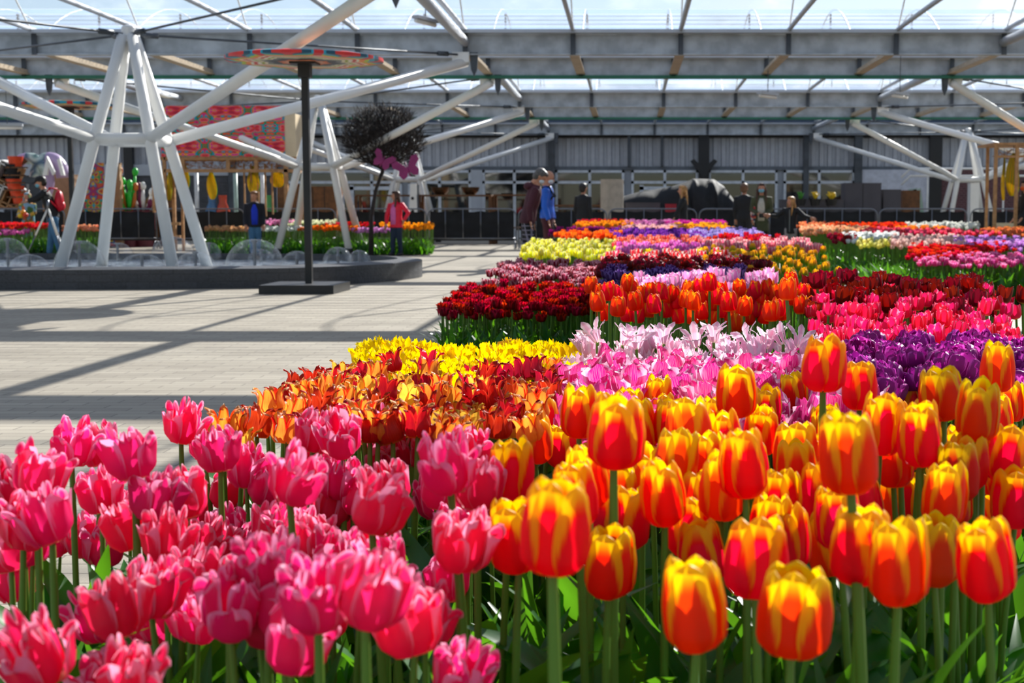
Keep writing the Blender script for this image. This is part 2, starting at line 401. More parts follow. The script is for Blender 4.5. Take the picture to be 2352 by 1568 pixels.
# fluorescent fittings hung in the roof
def lamp(px, py, Y, rz, label):
    t = empty('tube_light', (X(px, Y), Y, Z(py, Y)), label, 'lamp', None, rz)
    m = MB(); m.box(-.32, .32, -.06, .06, 0, .05); m.build('housing', greyl, t)
    m = MB(); m.tube([(-.3, 0, -.03), (.3, 0, -.03)], .035, 8); m.build('tube', white, t, True)
    m = MB(); m.tube([(0, 0, .05), (0, 0, BT+.1-Z(py, Y))], .008, 4); m.build('rod', galvd, t)
lamp(1760, 218, 29.0, .9, 'pale tube light hanging beside a purlin right of the centre bay')
lamp(30, 290, 31.0, .2, 'pale tube light hanging behind the left painted parasol')
lamp(985, 48, 22.5, 1.2, 'pale tube light under the nearest round purlin')
lamp(2060, 218, 29.5, .9, 'pale tube light hanging near the right column bracket')
# ------------------------------------------------------------------ back wall
def corr():
    m = MB(); y = 52.6; x0, x1, p = -26., 26., .3
    n = int((x1-x0)/p); z0, z1 = 2.62, 3.86
    for k in range(n):
        x = x0+k*p
        for (a, b, ya, yb) in ((0, .14, 0, 0), (.14, .18, 0, .07), (.18, .27, .07, .07), (.27, .3, .07, 0)):
            i = len(m.v); m.v += [(x+a, y+ya, z0), (x+b, y+yb, z0), (x+b, y+yb, z1), (x+a, y+ya, z1)]; m.face([i, i+1, i+2, i+3])
    return m
o = corr().build('wall_back', plain('corrugated_sheet', 'b9bcc2', .5, .1, .05)); tag(o, 'upper back wall of pale corrugated metal sheeting', kind='structure')
m = MB(); m.box(-26, 26, 52.75, 52.85, 0, 5.6); tag(m.build('wall_back_lining', galvd), 'dark wall behind the sheeting', kind='structure')
m = MB(); m.box(-26, 26, 52.45, 52.7, 3.72, 3.86); tag(m.build('trim_1', black), 'dark rail above the sheeting', kind='structure')
m = MB(); m.box(-26, 26, 52.4, 52.72, 2.55, 2.68); tag(m.build('trim_2', plain('rail_grey', '5d646c', .5)), 'grey rail over the windows', kind='structure')
for px, w, mt in ((1268, .13, galvd), (1615, .2, black), (1848, .1, galvd), (1967, .14, galvd), (2143, .22, black), (305, .16, black), (1445, .06, galvd), (1520, .05, galvd), (540, .12, galvd)):
    z0 = 0 if w > .08 else 2.68
    m = MB(); xx = X(px, 52.3); m.box(xx-w, xx+w, 52.15, 52.4, z0, 3.8)
    if px == 1615: m.prism([(xx-.2, 2.5), (xx, 2.2), (xx+.2, 2.5), (xx+.5, 2.86), (xx+.36, 2.94), (xx, 2.6), (xx-.36, 2.94), (xx-.5, 2.86)], 52.1, 52.2)
    tag(m.build('wall_post', mt), 'slim steel post in front of the back wall' if w < .15 else 'broad dark steel post in front of the back wall', 'post', 'posts along the back wall')
glassd = NT('dark_window'); glassd = glassd.done(glassd.bsdf(lin('0e1518'), .04, spec=.9))
def window(i, pl, pr, lower=True, door=False):
    y = 52.3; x0, x1 = X(pl, y), X(pr, y); zt, zm, zb = 2.54, 2.1, .35
    f = MB(); w = .09
    f.box(x0, x1, y, y+.12, zt-w, zt); f.box(x0, x0+w, y, y+.12, zb, zt); f.box(x1-w, x1, y, y+.12, zb, zt)
    f.box(x0, x1, y, y+.1, zm-.05, zm+.05); xm = (x0+x1)/2; f.box(xm-.05, xm+.05, y, y+.1, zb, zt); f.box(x0, x1, y, y+.12, 0, zb)
    if door: f.box(x0+.3, x0+.45, y-.03, y+.1, 0, zm-.1); f.box(x0+.3, x1-.3, y-.03, y+.1, zm-.28, zm-.15); f.box(x1-.45, x1-.3, y-.03, y+.1, 0, zm-.1)
    o = f.build('window_%d' % i, plain('window_frame', 'cfd4da', .45)); tag(o, 'white framed window in the back wall', kind='structure')
    g = MB(); g.box(x0+.02, x1-.02, y+.07, y+.08, zb, zt-.02); g.build('glass', glassd, o)
for i, (a, b, d) in enumerate(((640, 780, 0), (788, 926, 1), (940, 1084, 0), (1110, 1256, 0), (1276, 1434, 0), (1450, 1603, 1), (1626, 1784, 0), (1798, 1960, 0))): window(i+1, a, b, door=bool(d))
m = MB(); m.box(X(1084, 52.3), X(1110, 52.3), 52.25, 52.45, 0, 2.55); tag(m.build('trim_3', greyl), 'white pilaster between windows', kind='structure')
m = MB(); m.box(X(1976, 52.3), X(2135, 52.3), 52.25, 52.45, 0, 2.56); tag(m.build('wall_panel', plain('white_panel', 'c9ccd6', .5)), 'plain pale wall panel at the right end', kind='structure')
def brickm():
    t = NT('red_brick'); br = t.n('TexBrick'); br.inputs['Color1'].default_value = lin('6e4446'); br.inputs['Color2'].default_value = lin('5b383c'); br.inputs['Mortar'].default_value = lin('7d6a6a')
    br.inputs['Scale'].default_value = 3.; t.l(t.mapv(t.obj(), (1, 1, 1), (PI/2, 0, 0)), br.inputs['Vector']); return t.done(t.bsdf(br.outputs[0], .8))
m = MB(); m.box(X(2150, 52.3), 26, 52.3, 52.5, 0, 2.56); tag(m.build('wall_right', brickm()), 'dull red brick wall at the right end', kind='structure')
m = MB(); m.box(-26, X(640, 52.3), 52.3, 52.6, 2.35, 2.75); tag(m.build('trim_4', greyl), 'white fascia over the left doors', kind='structure')
m = MB(); m.box(-26, X(640, 52.3), 52.4, 52.6, 0, 2.35)
for k in range(22): m.box(-26, X(640, 52.3), 52.37, 52.4, .1*k, .1*k+.04)
tag(m.build('door_1', plain('shutter_grey', '4c4d52', .6)), 'dark grey roller shutter doors at the left', kind='structure')
m = MB(); m.box(-26, X(14, 52.2), 52.2, 52.3, .0, 2.2); tag(m.build('door_2', greyl), 'pale wall panel far left', kind='structure')
m = MB(); m.box(X(630, 52.3), X(1980, 52.3), 52.5, 52.6, 0, 2.56); tag(m.build('wall_panel_grey', greyl), 'pale wall behind the window frames', kind='structure')
# railing in front of the brick wall
t = empty('handrail', (X(2300, 49), 49, 0), 'thin white tubular handrail in front of the red brick wall', 'railing')
for z in (2.5, 2.25):
    m = MB(); m.tube([(-3.5, 0, z-.3), (-3.2, 0, z), (3.5, 0, z)], .04, 8); m.build('rail', white, t, True)
for x in (-2.6, 0, 2.6):
    m = MB(); m.tube([(x, 0, 0), (x, 0, 2.5)], .035, 8); m.build('post', white, t, True)
# ------------------------------------------------------------------ crowd barriers
def make_barrier():
    t = empty('crowd_barrier', (0, 38.9, 0), 'x', 'barrier')
    W = 1.2; f = MB()
    pts = [(-W, 0, .02), (-W, 0, .88)]+[(-W+.2-.2*math.cos(a), 0, .9+.2*math.sin(a)) for a in [PI/10*k for k in range(1, 6)]]
    pts += [(-p[0], 0, p[2]) for p in pts[::-1]]; f.tube(pts, .02, 8); f.tube([(-W, 0, .3), (W, 0, .3)], .02, 8); f.build('frame', steel, t, True)
    for k in range(1, 5):
        m = MB(); x = -W+2*W*k/5; m.tube([(x, -.02, .3), (x, -.02, 1.1)], .013, 6); m.build('bar', steel, t, True)
    cl = MB(); r = random.Random(3)
    cl.grid(lambda u, v: (-W+.06+(2*W-.12)*u, .04+.012*math.sin(u*9+v*14)+.008*math.sin(u*31-v*7), .24+.8*v-.03*math.sin(u*PI*5)**2*v), 30, 8)
    cl.build('cloth', blackc, t, True)
    for sx in (-1, 1):
        g = MB(); g.tube([(sx*(W-.02), -.3, .015), (sx*(W-.02), -.08, .22), (sx*(W-.02), .08, .22), (sx*(W-.02), .3, .015)], .017, 6); g.build('foot', steel, t, True)
    return t
bar = make_barrier()
names_ = ['farthest left, behind the red tulips', 'left, behind the person in floral dress', 'left, behind the cameraman', 'behind the white steel legs', 'behind the timber ladder', 'behind the boy in blue',
         'behind the bare round tree', 'behind the girl in the red jacket', 'open to view right of the girl in the red jacket', 'behind the man in the blue coat', 'behind the man in the black hoodie', 'behind the blonde woman in black',
         'behind the woman in the mask', 'behind the girl with spread arms', 'behind the red and white tulips', 'behind the white tulips', 'behind the wooden kiosk', 'farthest right']
names = ['behind the person in floral dress', 'behind the nearest white steel legs', 'behind the ladder side of the timber stall', 'behind the snow white tulips', 'behind the bare round tree',
         'open to view right of the child in red', 'behind the person in blue', 'behind the blonde person in black', 'behind the masked person in green', 'right of the child with spread arms', 'behind the ivory tulips', 'behind the wooden kiosk']
for i, xx in enumerate([X(1086, 38.9)+2.46*k for k in range(-5, 7)]):
    o = bar if i == 0 else copy_tree(bar)
    o.location.x = xx; o['label'] = 'steel crowd barrier with black cloth, '+names[i]; o['group'] = 'crowd barriers'
    o.location.y = 38.9+.1*math.sin(i*2.1)
# ------------------------------------------------------------------ fountain basin
OUT = [(-16, 18.0), (-8, 18.35), (-5.2, 18.75), (-4.35, 19.2), (-3.75, 20.1), (-3.3, 21.3), (-3.2, 22.3), (-3.5, 23.4), (-4.2, 24.5), (-5.3, 25.3), (-8, 25.6), (-16, 25.6)]
def smooth(pts, n=3):
    for _ in range(n):
        q = [pts[0]]
        for a, b in zip(pts, pts[1:]): q += [(a[0]*.75+b[0]*.25, a[1]*.75+b[1]*.25), (a[0]*.25+b[0]*.75, a[1]*.25+b[1]*.75)]
        pts = q+[pts[-1]]
    return pts
OS = smooth(OUT, 2)
def offs(pts, d):
    out = []
    for k, p in enumerate(pts):
        a, b = pts[max(0, k-1)], pts[min(len(pts)-1, k+1)]; t = Vector((b[0]-a[0], b[1]-a[1])).normalized()
        out.append((p[0]-t.y*d, p[1]+t.x*d))
    return out
IN = offs(OS, .38)
t = empty('fountain_basin', (-8, 22, 0), 'low dark stone fountain basin with a broad rim', 'fountain')
w = MB(); L = 0; ls = [0]
for a, b in zip(OS, OS[1:]): ls.append(ls[-1]+math.dist(a, b))
for k in range(len(OS)-1):
    (x0, y0), (x1, y1), (a0, b0), (a1, b1) = OS[k], OS[k+1], IN[k], IN[k+1]
    def q(p, uv): 
        i = len(w.v); w.v.extend([(c[0]+8, c[1]-22, c[2]) for c in p]); w.face([i, i+1, i+2, i+3], uv)
    l0, l1 = ls[k], ls[k+1]
    q([(x0, y0, 0), (x1, y1, 0), (x1, y1, .26), (x0, y0, .26)], [(l0, 0), (l1, 0), (l1, .26), (l0, .26)])
    q([(x0, y0, .26), (x1, y1, .26), (a1, b1, .285), (a0, b0, .285)], [(l0, .3), (l1, .3), (l1, .68), (l0, .68)])
    q([(a0, b0, .285), (a1, b1, .285), (a1, b1, 0), (a0, b0, 0)], [(l0, .3), (l1, .3), (l1, 0), (l0, 0)])
w.build('wall', stone, t)
wm = MB(); wm.v = [(p[0]+8, p[1]-22, .17) for p in IN]; wm.face(list(range(len(IN)))); wm.build('water', watermat(), t)
bub = glassy('thin_water', k=.22, bumpy=True)
def bell(cx, top, base, hw, label):
    Y = min(24.8, max(19.3, F/((base-488)/.8))); s = S(Y); r = hw/s; h = max(.16, Z(top, Y)-.17)
    t = empty('water_bell', (X(cx, Y), Y, .17), label, 'fountain jet', 'water bells in the basin')
    m = MB(); m.lathe([(r*math.sin(a)**.9, h*math.cos(a)) for a in [max(.001, PI/2*k/14) for k in range(15)]], 40); m.build('water_dome', bub, t, True)
    m = MB(); m.tube([(0, 0, 0), (0, 0, h*.9)], .022, 10); m.tube([(0, 0, h*.9), (0, 0, h*.98)], .045, 10); m.build('nozzle', steel, t, auto=True)
for q in ((20, 546, 612, 52, 'large clear water bell cut by the left edge beside the first steel leg'), (68, 584, 616, 45, 'low clear water bell at the front rim, nearest the left edge'),
          (184, 552, 612, 57, 'large round water bell beside the foot of the left white leg'), (272, 557, 588, 38, 'small water bell behind, between the two left white legs'),
          (327, 582, 616, 51, 'low water bell at the front rim left of the middle white leg'), (400, 543, 598, 52, 'tall water bell behind the middle white leg'),
          (450, 577, 615, 47, 'water bell at the front rim right of the middle white leg'), (482, 556, 590, 30, 'small water bell partly behind the right white leg'),
          (586, 549, 612, 67, 'largest water bell, in front of the boy in blue'), (600, 572, 596, 30, 'small water bell seen through the largest one'),
          (683, 576, 612, 37, 'water bell left of the parasol pole'), (777, 567, 606, 36, 'water bell just right of the parasol pole'), (826, 574, 602, 27, 'smallest water bell, nearest the right end of the basin')):
    bell(*q)
# ------------------------------------------------------------------ painted parasols
def discmat():
    t = NT('painted_mandala'); sp = t.n('SeparateXYZ'); t.l(t.obj(), sp.inputs[0])
    r = t.math('SQRT', t.math('ADD', t.math('POWER', sp.outputs[0], 2.), t.math('POWER', sp.outputs[1], 2.)))
    an = t.math('ARCTAN2', sp.outputs[1], sp.outputs[0])
    c8 = t.math('COSINE', t.math('MULTIPLY', an, 8.)); c24 = t.math('COSINE', t.math('MULTIPLY', an, 24.))
    f = t.math('ADD', r, t.math('MULTIPLY', t.math('MULTIPLY', c8, r), .075)); f = t.math('ADD', f, t.math('MULTIPLY', c24, .012))
    c = t.ramp(f, [(0, '2a2b33'), (.1, 'e0a080'), (.24, 'e8701c'), (.3, '30313a'), (.42, '777a78'), (.49, 'f0e2c8'), (.535, 'a9b01f'), (.575, 'f0e8d8'), (.63, 'd8321f'), (.68, 'f4ecdc'), (.72, 'f8921c'), (.79, 'b9d01f'), (.85, '1c9fbf'), (.92, '12506a'), (.97, 'e0302a')], True)
    w = t.math('MULTIPLY', t.ss(t.math('COSINE', t.math('MULTIPLY', an, 16.)), .55, .6), t.ss(r, .8, .82)); c = t.mix(w, c, lin('d8262a'))
    return t.done(t.bsdf(c, .45))
disc = discmat()
def parasol(x, y, z, r, label, base=True):
    t = empty('painted_parasol', (x, y, 0), label, 'parasol')
    m = MB(); m.lathe([(.001, z-.0), (r*.3, z-.005), (r*.6, z-.0), (r*.9, z+.0), (r, z+.012), (r, z+.05), (r*.9, z+.07), (.001, z+.16)], 64); m.build('canopy', disc, t, auto=True)
    m = MB(); m.box(-.042, .042, -.042, .042, .1, z-.02); m.build('pole', black, t)
    m = MB(); m.box(-.075, .075, -.075, .075, z-.19, z-.005); m.box(-.16, .16, -.16, .16, z-.03, z-.004); m.build('socket', black, t)
    if base: m = MB(); m.box(-.5, .42, -.55, .5, 0, .11); m.build('base', black, t); m = MB(); m.box(-.56, .4, -.5, .6, 0, 0.001)
parasol(-4.05, 18.0, 2.87, .97, 'painted round parasol on a square black pole and flat black base')
parasol(X(172, 29), 29, 3.12, .92, 'second painted round parasol behind the steel tree column')
# ================================================================== timber stall, kiosk, props
def posts(t, lst, mt=wood, nm='post'):
    for b in lst: m = MB(); m.box(*b); m.build(nm, mt, t)
Y0 = 36.6; s0 = S(Y0)
t = empty('market_stall', (X(530, Y0), Y0, 0), 'timber frame stall carrying a bright patterned sign box', 'stall'); ox = X(530, Y0)
xl, xr = X(385, Y0)-ox, X(662, Y0)-ox; zb = Z(360, Y0); zt = Z(243, Y0); zr = Z(392, Y0)
posts(t, [(xl-.04, xl+.04, -.04, .04, 0, zb), (xr-.05, xr+.05, -.04, .04, 0, zb), (xl+.3, xl+.36, .3, .36, 0, zb), (xr+.2, xr+.26, .9, .98, 0, zb), (xl-.12, xl-.04, .9, .98, 0, zb)])
posts(t, [(xl, xr+.2, -.04, .04, zb-.08, zb), (xl, xr+.2, -.04, .04, zr-.04, zr+.04), (xl, xr+.2, .9, .98, zb-.08, zb), (xr, xr+.25, 0, .98, zb-.08, zb), (xr-.02, xr+.25, 0, .9, zr-.04, zr+.04), (xl-.1, xl+.02, 0, .9, zb-.08, zb)], nm='rail')
posts(t, [(xl+k*.72, xl+k*.72+.09, -.035, .035, zr, zb) for k in (.6, 2.2, 3.2)]+[(xl+1.9+.18*k, xl+1.94+.18*k, .4, .44, .9+.05*(k % 3), zr+.2) for k in range(5)]+[(xl-.5, xl-.44, .5, .56, 1.0, zb)], nm='batten')
for x0, x1 in ((xl, xl+.36), (xr, xr+.24)):
    posts(t, [(x0, x1, -.02, .05, z, z+.07) for z in (.35, .68)], nm='rung')
m = MB(); m.box(xl-.05, xr+.0, -.05, 1.0, zb, zt); m.build('sign_box', [beige], t)
m = MB(); m.box(xl-.05, xr, -.07, -.052, zb+.0, zt); m.build('sign_panel', kaleido('sign_pattern', .56), t)
m = MB(); m.box(xr, xr+.28, -.05, 1.0, zb, zt-.2); m.build('side_board', beige, t)
# hanging garland of twigs
twm = plain('dry_twig', 'a9713a', .6, 0, .3)
def garland(nm, x0, x1, y, z, label, n=120, seed=1):
    r = random.Random(seed); m = MB()
    for k in range(n):
        x = r.uniform(x0, x1); a = r.uniform(0, 2*PI); l = r.uniform(.08, .22)
        p = Vector((x, y+r.uniform(-.15, .15), z+r.uniform(-.12, .1))); m.tube([p, p+Vector((math.cos(a)*l, r.uniform(-.1, .1), math.sin(a)*l*.4))], .008, 4)
    o = m.build(nm, twm, None); return tag(o, label, 'garland')
garland('twig_garland', xl+ox, xr+ox, Y0+.5, zr+.16, 'brown twig garland woven through the top of the timber stall', 260, 4)
# drop-shaped yellow banners
def bannermat():
    t = NT('yellow_banner'); uv = t.n('TexCoord').outputs['UV']; w = t.n('TexWave'); w.inputs['Scale'].default_value = 1.4; w.inputs['Distortion'].default_value = 4
    t.l(t.mapv(uv, (1.5, .6, 1)), w.inputs[0]); c = t.ramp(w.outputs[1], [(0, 'e0a80c'), (.3, 'f3d31a'), (.55, 'ee8a1c'), (.7, 'f5d423'), (.88, '5fae3a')])
    b = t.bsdf(c, .6); tr = t.n('BsdfTranslucent'); t.l(c, tr.inputs[0]); mx = t.n('MixShader'); mx.inputs[0].default_value = .45
    t.l(b, mx.inputs[1]); t.l(tr.outputs[0], mx.inputs[2]); return t.done(mx.outputs[0])
ban = bannermat()
def banner(px, Y, pt, pb, wpx, label, seed):
    w = wpx/S(Y)/2; z1, z0 = Z(pt, Y), Z(pb, Y); m = MB(); m2 = Z(300, Y)
    def sh(v): return math.sin(PI*(v*.93+.03)**.75)**.6 if v < 1 else .12
    def fn(u, v): return ((u*2-1)*w*sh(v), .05*math.sin(u*6+v*5+seed)+.03*math.cos(u*PI), z0+(z1-z0)*v)
    m.grid(fn, 8, 14)
    def fb(u, v): a = fn(u, v); return (a[0], a[1]+.008, a[2])
    m.grid(fb, 8, 14)
    t = empty('hanging_banner', (X(px, Y), Y, 0), label, 'banner', 'yellow petal banners'); m.build('cloth', ban, t, True)
    c = MB(); c.tube([(0, 0, z1), (0, 0, z1+.2)], .006, 4); c.build('cord', black, t)
for i, q in enumerate(((432, 37.3, 372, 443, 19, 'slim yellow hanging petal banner at the left of the stall'), (492, 37.2, 392, 458, 24, 'pointed yellow banner hanging lowest inside the stall'),
          (588, 37.0, 380, 446, 30, 'broad yellow banner above the boy'), (643, 37.2, 388, 430, 34, 'wide short yellow banner at the right post of the stall'), (395, 37.4, 388, 460, 16, 'narrow yellow banner beside the stall ladder'),
          (2321, 31.2, 352, 450, 30, 'long yellow and green banner hanging in the wooden kiosk'), (2300, 31.5, 362, 460, 7, 'thin twisted yellow banner at the kiosk post'))): banner(*q, i)
# wooden kiosk at the right edge
Y0 = 31; t = empty('wooden_kiosk', (X(2281, Y0), Y0, 0), 'wooden kiosk with a flat roof at the right edge', 'kiosk'); zt = Z(333, Y0)
posts(t, [(-.035, .035, -.035, .035, 0, zt), (.42, .49, -.035, .035, 0, zt-.0), (.1, .16, 1.2, 1.27, 0, zt), (1.6, 1.67, 0, .06, 0, zt)])
m = MB(); m.box(-.06, 1.9, -.05, 1.4, zt, zt+.05); m.build('roof', wood, t)
m = MB(); m.box(.04, .42, -.02, .02, .08, Z(512, Y0)); m.build('counter_board', beige, t)
posts(t, [(-.03, 1.7, -.03, .03, Z(362, Y0), Z(357, Y0))], nm='rail')
garland('twig_wreath', X(2288, 31.2), X(2352, 31.2)+.6, 31.4, Z(350, 31), 'pale twig garland under the kiosk roof', 90, 9)
# ------------------------------------------------------------------ bare clipped tree with butterflies
Y0 = 33.0; t = empty('bare_round_tree', (X(853, Y0), Y0, 0), 'bare leafless round tree of dark twigs on a thin stem', 'tree')
cx, cz = X(885, Y0)-X(853, Y0), Z(318, Y0); R = 90/S(Y0); bark = plain('dark_bark', '2c2524', .8, 0, .3, 12.)
fk = Vector((cx-.02, 0, Z(392, Y0)))
m = MB(); m.tube([(0, 0, 0), (.02, 0, .9), (.13, 0, 1.5), fk], [.06, .05, .04, .045], 8); m.build('trunk', bark, t, True)
m = MB(); r = random.Random(5)
def branch(p, d, l, rad, dep):
    q = p+d*l; mid = p+d*l*.5+Vector((r.uniform(-1, 1), r.uniform(-1, 1), r.uniform(-1, 1)))*l*.08
    m.tube([p, mid, q], [rad, rad*.8, rad*.6], 4, cap=False)
    if dep == 0: return
    for _ in range(4 if dep > 1 else 3):
        nd = (d+Vector((r.uniform(-1, 1), r.uniform(-1, 1), r.uniform(-.8, 1)))*.75).normalized(); c = Vector((cx, 0, cz))
        tgt = q+nd*l*.7
        if ((tgt-c)*Vector((1/R, 1/R, 1/(R*.82))) if False else Vector(((tgt.x-c.x)/R, (tgt.y-c.y)/R, (tgt.z-c.z)/(R*.8)))).length > 1.02: nd = (nd+(c-q).normalized()*.8).normalized()
        branch(q, nd, l*r.uniform(.6, .85), rad*.6, dep-1)
def inell(k=1.):
    while True:
        p = Vector((r.uniform(-1, 1), r.uniform(-1, 1), r.uniform(-1, 1)))
        if p.length < 1: return Vector((cx+p.x*R*k, p.y*R*k, cz+p.z*R*.76*k))
for k in range(46):
    q = inell(); q = Vector((cx, 0, cz))+(q-Vector((cx, 0, cz)))*1.1; mid = fk.lerp(q, .45)+Vector((0, 0, -.08))
    m.tube([fk, mid, q], [.018, .011, .004], 4, cap=False)
for k in range(3800):
    p = inell(); d = (p-fk).normalized()+Vector((r.uniform(-1, 1), r.uniform(-1, 1), r.uniform(-.6, 1)))*.9; l = r.uniform(.1, .26)
    m.tube([p, p+d.normalized()*l], [.009, .005], 3, cap=False)
m.build('twig_crown', bark, t)
def butterfly(px, py, rot, sc, label):
    Y = 32.0; t = empty('butterfly_ornament', (X(px, Y), Y, Z(py, Y)), label, 'ornament'); t.rotation_euler = (0, rot, 0)
    mt = plain('magenta_paint', '8c1f66', .5, 0, .15)
    for sx in (-1, 1):
        m = MB(); pts = [(0, 0), (.03, .06), (.14, .2), (.24, .2), (.25, .1), (.16, .02), (.19, -.06), (.14, -.16), (.06, -.13), (0, -.03)]
        m.prism([(sx*a*sc, b*sc) for a, b in (pts if sx > 0 else pts[::-1])], -.012, .012); m.build('wing', mt, t)
    m = MB(); m.tube([(0, -.015, -.13*sc), (0, -.015, .13*sc)], [.02, .012], 8); m.build('body', mt, t, True)
    m = MB(); m.tube([(0, 0, 0), (.0, .95, .25)], .004, 4); m.build('wire', black, t)
butterfly(883, 370, .5, 1.0, 'purple butterfly ornament at the top of the bare tree stem'); butterfly(940, 388, -.35, 1.25, 'larger purple butterfly ornament under the right side of the bare tree')
# ------------------------------------------------------------------ props behind the barrier
def boxthing(nm, pl, pr, pt, Y, depth, mt, label, cat, zb=0, split=0):
    x0, x1 = X(pl, Y), X(pr, Y); t = empty(nm, ((x0+x1)/2, Y, 0), label, cat); h = (x1-x0)/2; zt = Z(pt, Y)
    m = MB(); m.box(-h, h, 0, depth, zb, zt-.02); m.build('body', mt, t)
    m = MB(); m.box(-h-.01, h+.01, -.01, depth+.01, zt-.02, zt); m.build('top', mt, t)
    for k in range(1, split+1):
        m = MB(); x = -h+2*h*k/(split+1); m.box(x-.008, x+.008, -.012, -.001, zb+.02, zt-.03); m.build('seam', black, t)
    return t
boxthing('dark_cabinet', 1938, 2021, 420, 43, .8, grey, 'tall dark grey double cabinet behind the barrier', 'cabinet', 0, 1)
boxthing('low_cabinet', 2026, 2066, 435, 43.2, .7, grey, 'shorter dark grey cabinet beside the tall double one', 'cabinet')
boxthing('wooden_crate', 641, 776, 428, 42, 1., woodd, 'large brown wooden crate behind the second steel tree', 'crate', .2, 4)
boxthing('dark_crate', 1436, 1516, 465, 42, .9, grey, 'low dark crate beside the tall beige roll', 'crate')
boxthing('dark_counter', 1793, 1936, 458, 42.5, .7, grey, 'long low dark counter with planters', 'counter', 0, 3)
boxthing('display_plinth', 2070, 2110, 437, 44, .6, woodd, 'brown display case right of the low cabinet', 'plinth')
boxthing('cardboard_box', 104, 170, 400, 43, .8, plain('cardboard', '8f6e50', .7), 'large cardboard box behind the cameraman', 'box')
boxthing('red_crate', 1528, 1553, 468, 41, .4, plain('red_plastic', 'a3142a', .5), 'small red crate behind the blonde woman', 'crate')
boxthing('white_plinth', 2225, 2245, 420, 45, .4, white, 'slim white stand left of the kiosk', 'stand')
for i, (x, w) in enumerate(((1835, 26), (1868, 26), (1905, 30))):
    Y = 42.3; t = empty('round_planter', (X(x, Y), Y-.2, Z(457, Y)), ('left', 'middle', 'right')[i]+'most of three dark round planters along the dark counter', 'planter', 'dark round planters')
    m = MB(); r = w/S(Y)/2; m.lathe([(.001, -.2), (r*.7, -.2), (r, 0), (r*.9, 0), (r*.8, -.05), (.001, -.05)], 20); m.build('pot', black, t, auto=True)
    m = MB(); rr = random.Random(i)
    for k in range(26):
        a = rr.uniform(0, 2*PI); l = rr.uniform(.05, .22); m.tube([(0, 0, -.04), (math.cos(a)*r*.8*rr.random(), math.sin(a)*r*.5, l)], [.006, .02], 4, mi=0)
    m.build('flowers', plain('yellow_flower', 'e5c31a') if i else plain('leaf_green_far', '4f9a3a'), t)
# tall beige fluted roll
Y = 41; t = empty('fluted_roll', (X(1406, Y), Y, 0), 'tall beige roll of fluted board standing behind the barrier', 'roll'); m = MB(); R = 26/S(Y); h = Z(412, Y)
m.lathe([(R, .0), (R, h)], 60); i = len(m.v)
m.v = [((1+.02*(k % 2))*v[0], (1+.02*(k % 2))*v[1], v[2]) for k, v in enumerate(m.v)]; m.build('sheet', plain('taupe_board', 'b3a798', .7), t)
m = MB(); m.ell((0, 0, h-.01), (R*.98, R*.98, .01), 24, 4); m.build('core', beige, t)
# black tarpaulin over stored goods
Y = 43; t = empty('covered_heap', (X(1560, Y), Y, 0), 'heap of stored goods under a peaked black tarpaulin', 'tarpaulin'); m = MB()
prof = [(1395, 480), (1420, 452), (1470, 440), (1540, 428), (1585, 412), (1600, 408), (1640, 410), (1660, 425), (1690, 462), (1712, 482)]
def tarp(u, v):
    k = u*(len(prof)-1); i = min(int(k), len(prof)-2); f = k-i; px = prof[i][0]*(1-f)+prof[i+1][0]*f; py = prof[i][1]*(1-f)+prof[i+1][1]*f
    zz = Z(py, Y)-.0; a = v*PI; w = .06*math.sin(u*40+v*9)+.04*math.sin(u*71)
    return (X(px, Y)-X(1560, Y)+.05*math.sin(v*12+u*20), .9-1.1*math.cos(a)+w, .5+(zz-.5)*math.sin(a)**.45)
m.grid(tarp, 60, 14); m.build('tarpaulin', plain('black_sheet', '17181c', .75, 0, .3), t, True)
boxthing('pallet_stack', 1400, 1690, 476, 43.8, .4, woodd, 'low stack of pallets under the tarpaulin', 'pallet')
# tables with bowls
def table(pl, pr, pt, Y, label, dp=.9):
    x0, x1 = X(pl, Y), X(pr, Y); h = (x1-x0)/2; t = empty('trestle_table', ((x0+x1)/2, Y, 0), label, 'table'); z = Z(pt, Y)
    m = MB(); m.box(-h, h, 0, dp, z-.05, z); m.build('table_top', woodd, t)
    for sx in (-1, 1):
        for y in (.05, dp-.1):
            m = MB(); m.box(sx*h-.05-.04*(sx > 0)*1, sx*h+.04-.04*(sx > 0), y, y+.08, 0, z-.05); m.build('leg', woodd, t)
    m = MB(); m.box(-h, h, .05, dp-.05, .5, .54); m.build('shelf', woodd, t)
table(965, 1130, 447, 45, 'long brown table carrying two bronze bowls'); table(820, 958, 447, 45.4, 'brown table behind the girl in the red jacket'); table(1135, 1240, 446, 45.2, 'brown table behind the man in the maroon coat')
table(1245, 1380, 470, 44, 'low wooden table behind the man in the black hoodie')
for i, px in enumerate((1013, 1082)):
    Y = 45.3; r = 21/S(Y); zb = Z(447, Y); t = empty('bronze_bowl', (X(px, Y), Y+.1, zb), ('left', 'right')[i]+' one of two wide bronze bowls on the long table', 'bowl', 'bronze bowls')
    m = MB(); m.lathe([(.001, 0), (r*.5, 0), (r*.85, .1), (r, .24), (r*.95, .24), (r*.8, .12), (.001, .04)], 28); m.build('shell', plain('bronze', '5f4a38', .35, .7, .3, 20), t, auto=True)
t = empty('white_display_stand', (X(950, 44.5), 44.5, 0), 'white cut-out display stand with round holes', 'stand')
m = MB(); zt = Z(422, 44.5); m.prism([(-.16, 0), (.16, 0), (.12, zt), (-.06, zt)], 0, .05); m.build('panel', white, t)
for k in range(3): m = MB(); m.tube([(.0, -.01, zt-.45-.4*k), (0, 0, zt-.45-.4*k)], .05, 12); m.build('hole', black, t)
boxthing('steel_locker', 952, 962, 424, 44.6, .3, steel, 'narrow steel locker beside the white stand', 'locker')
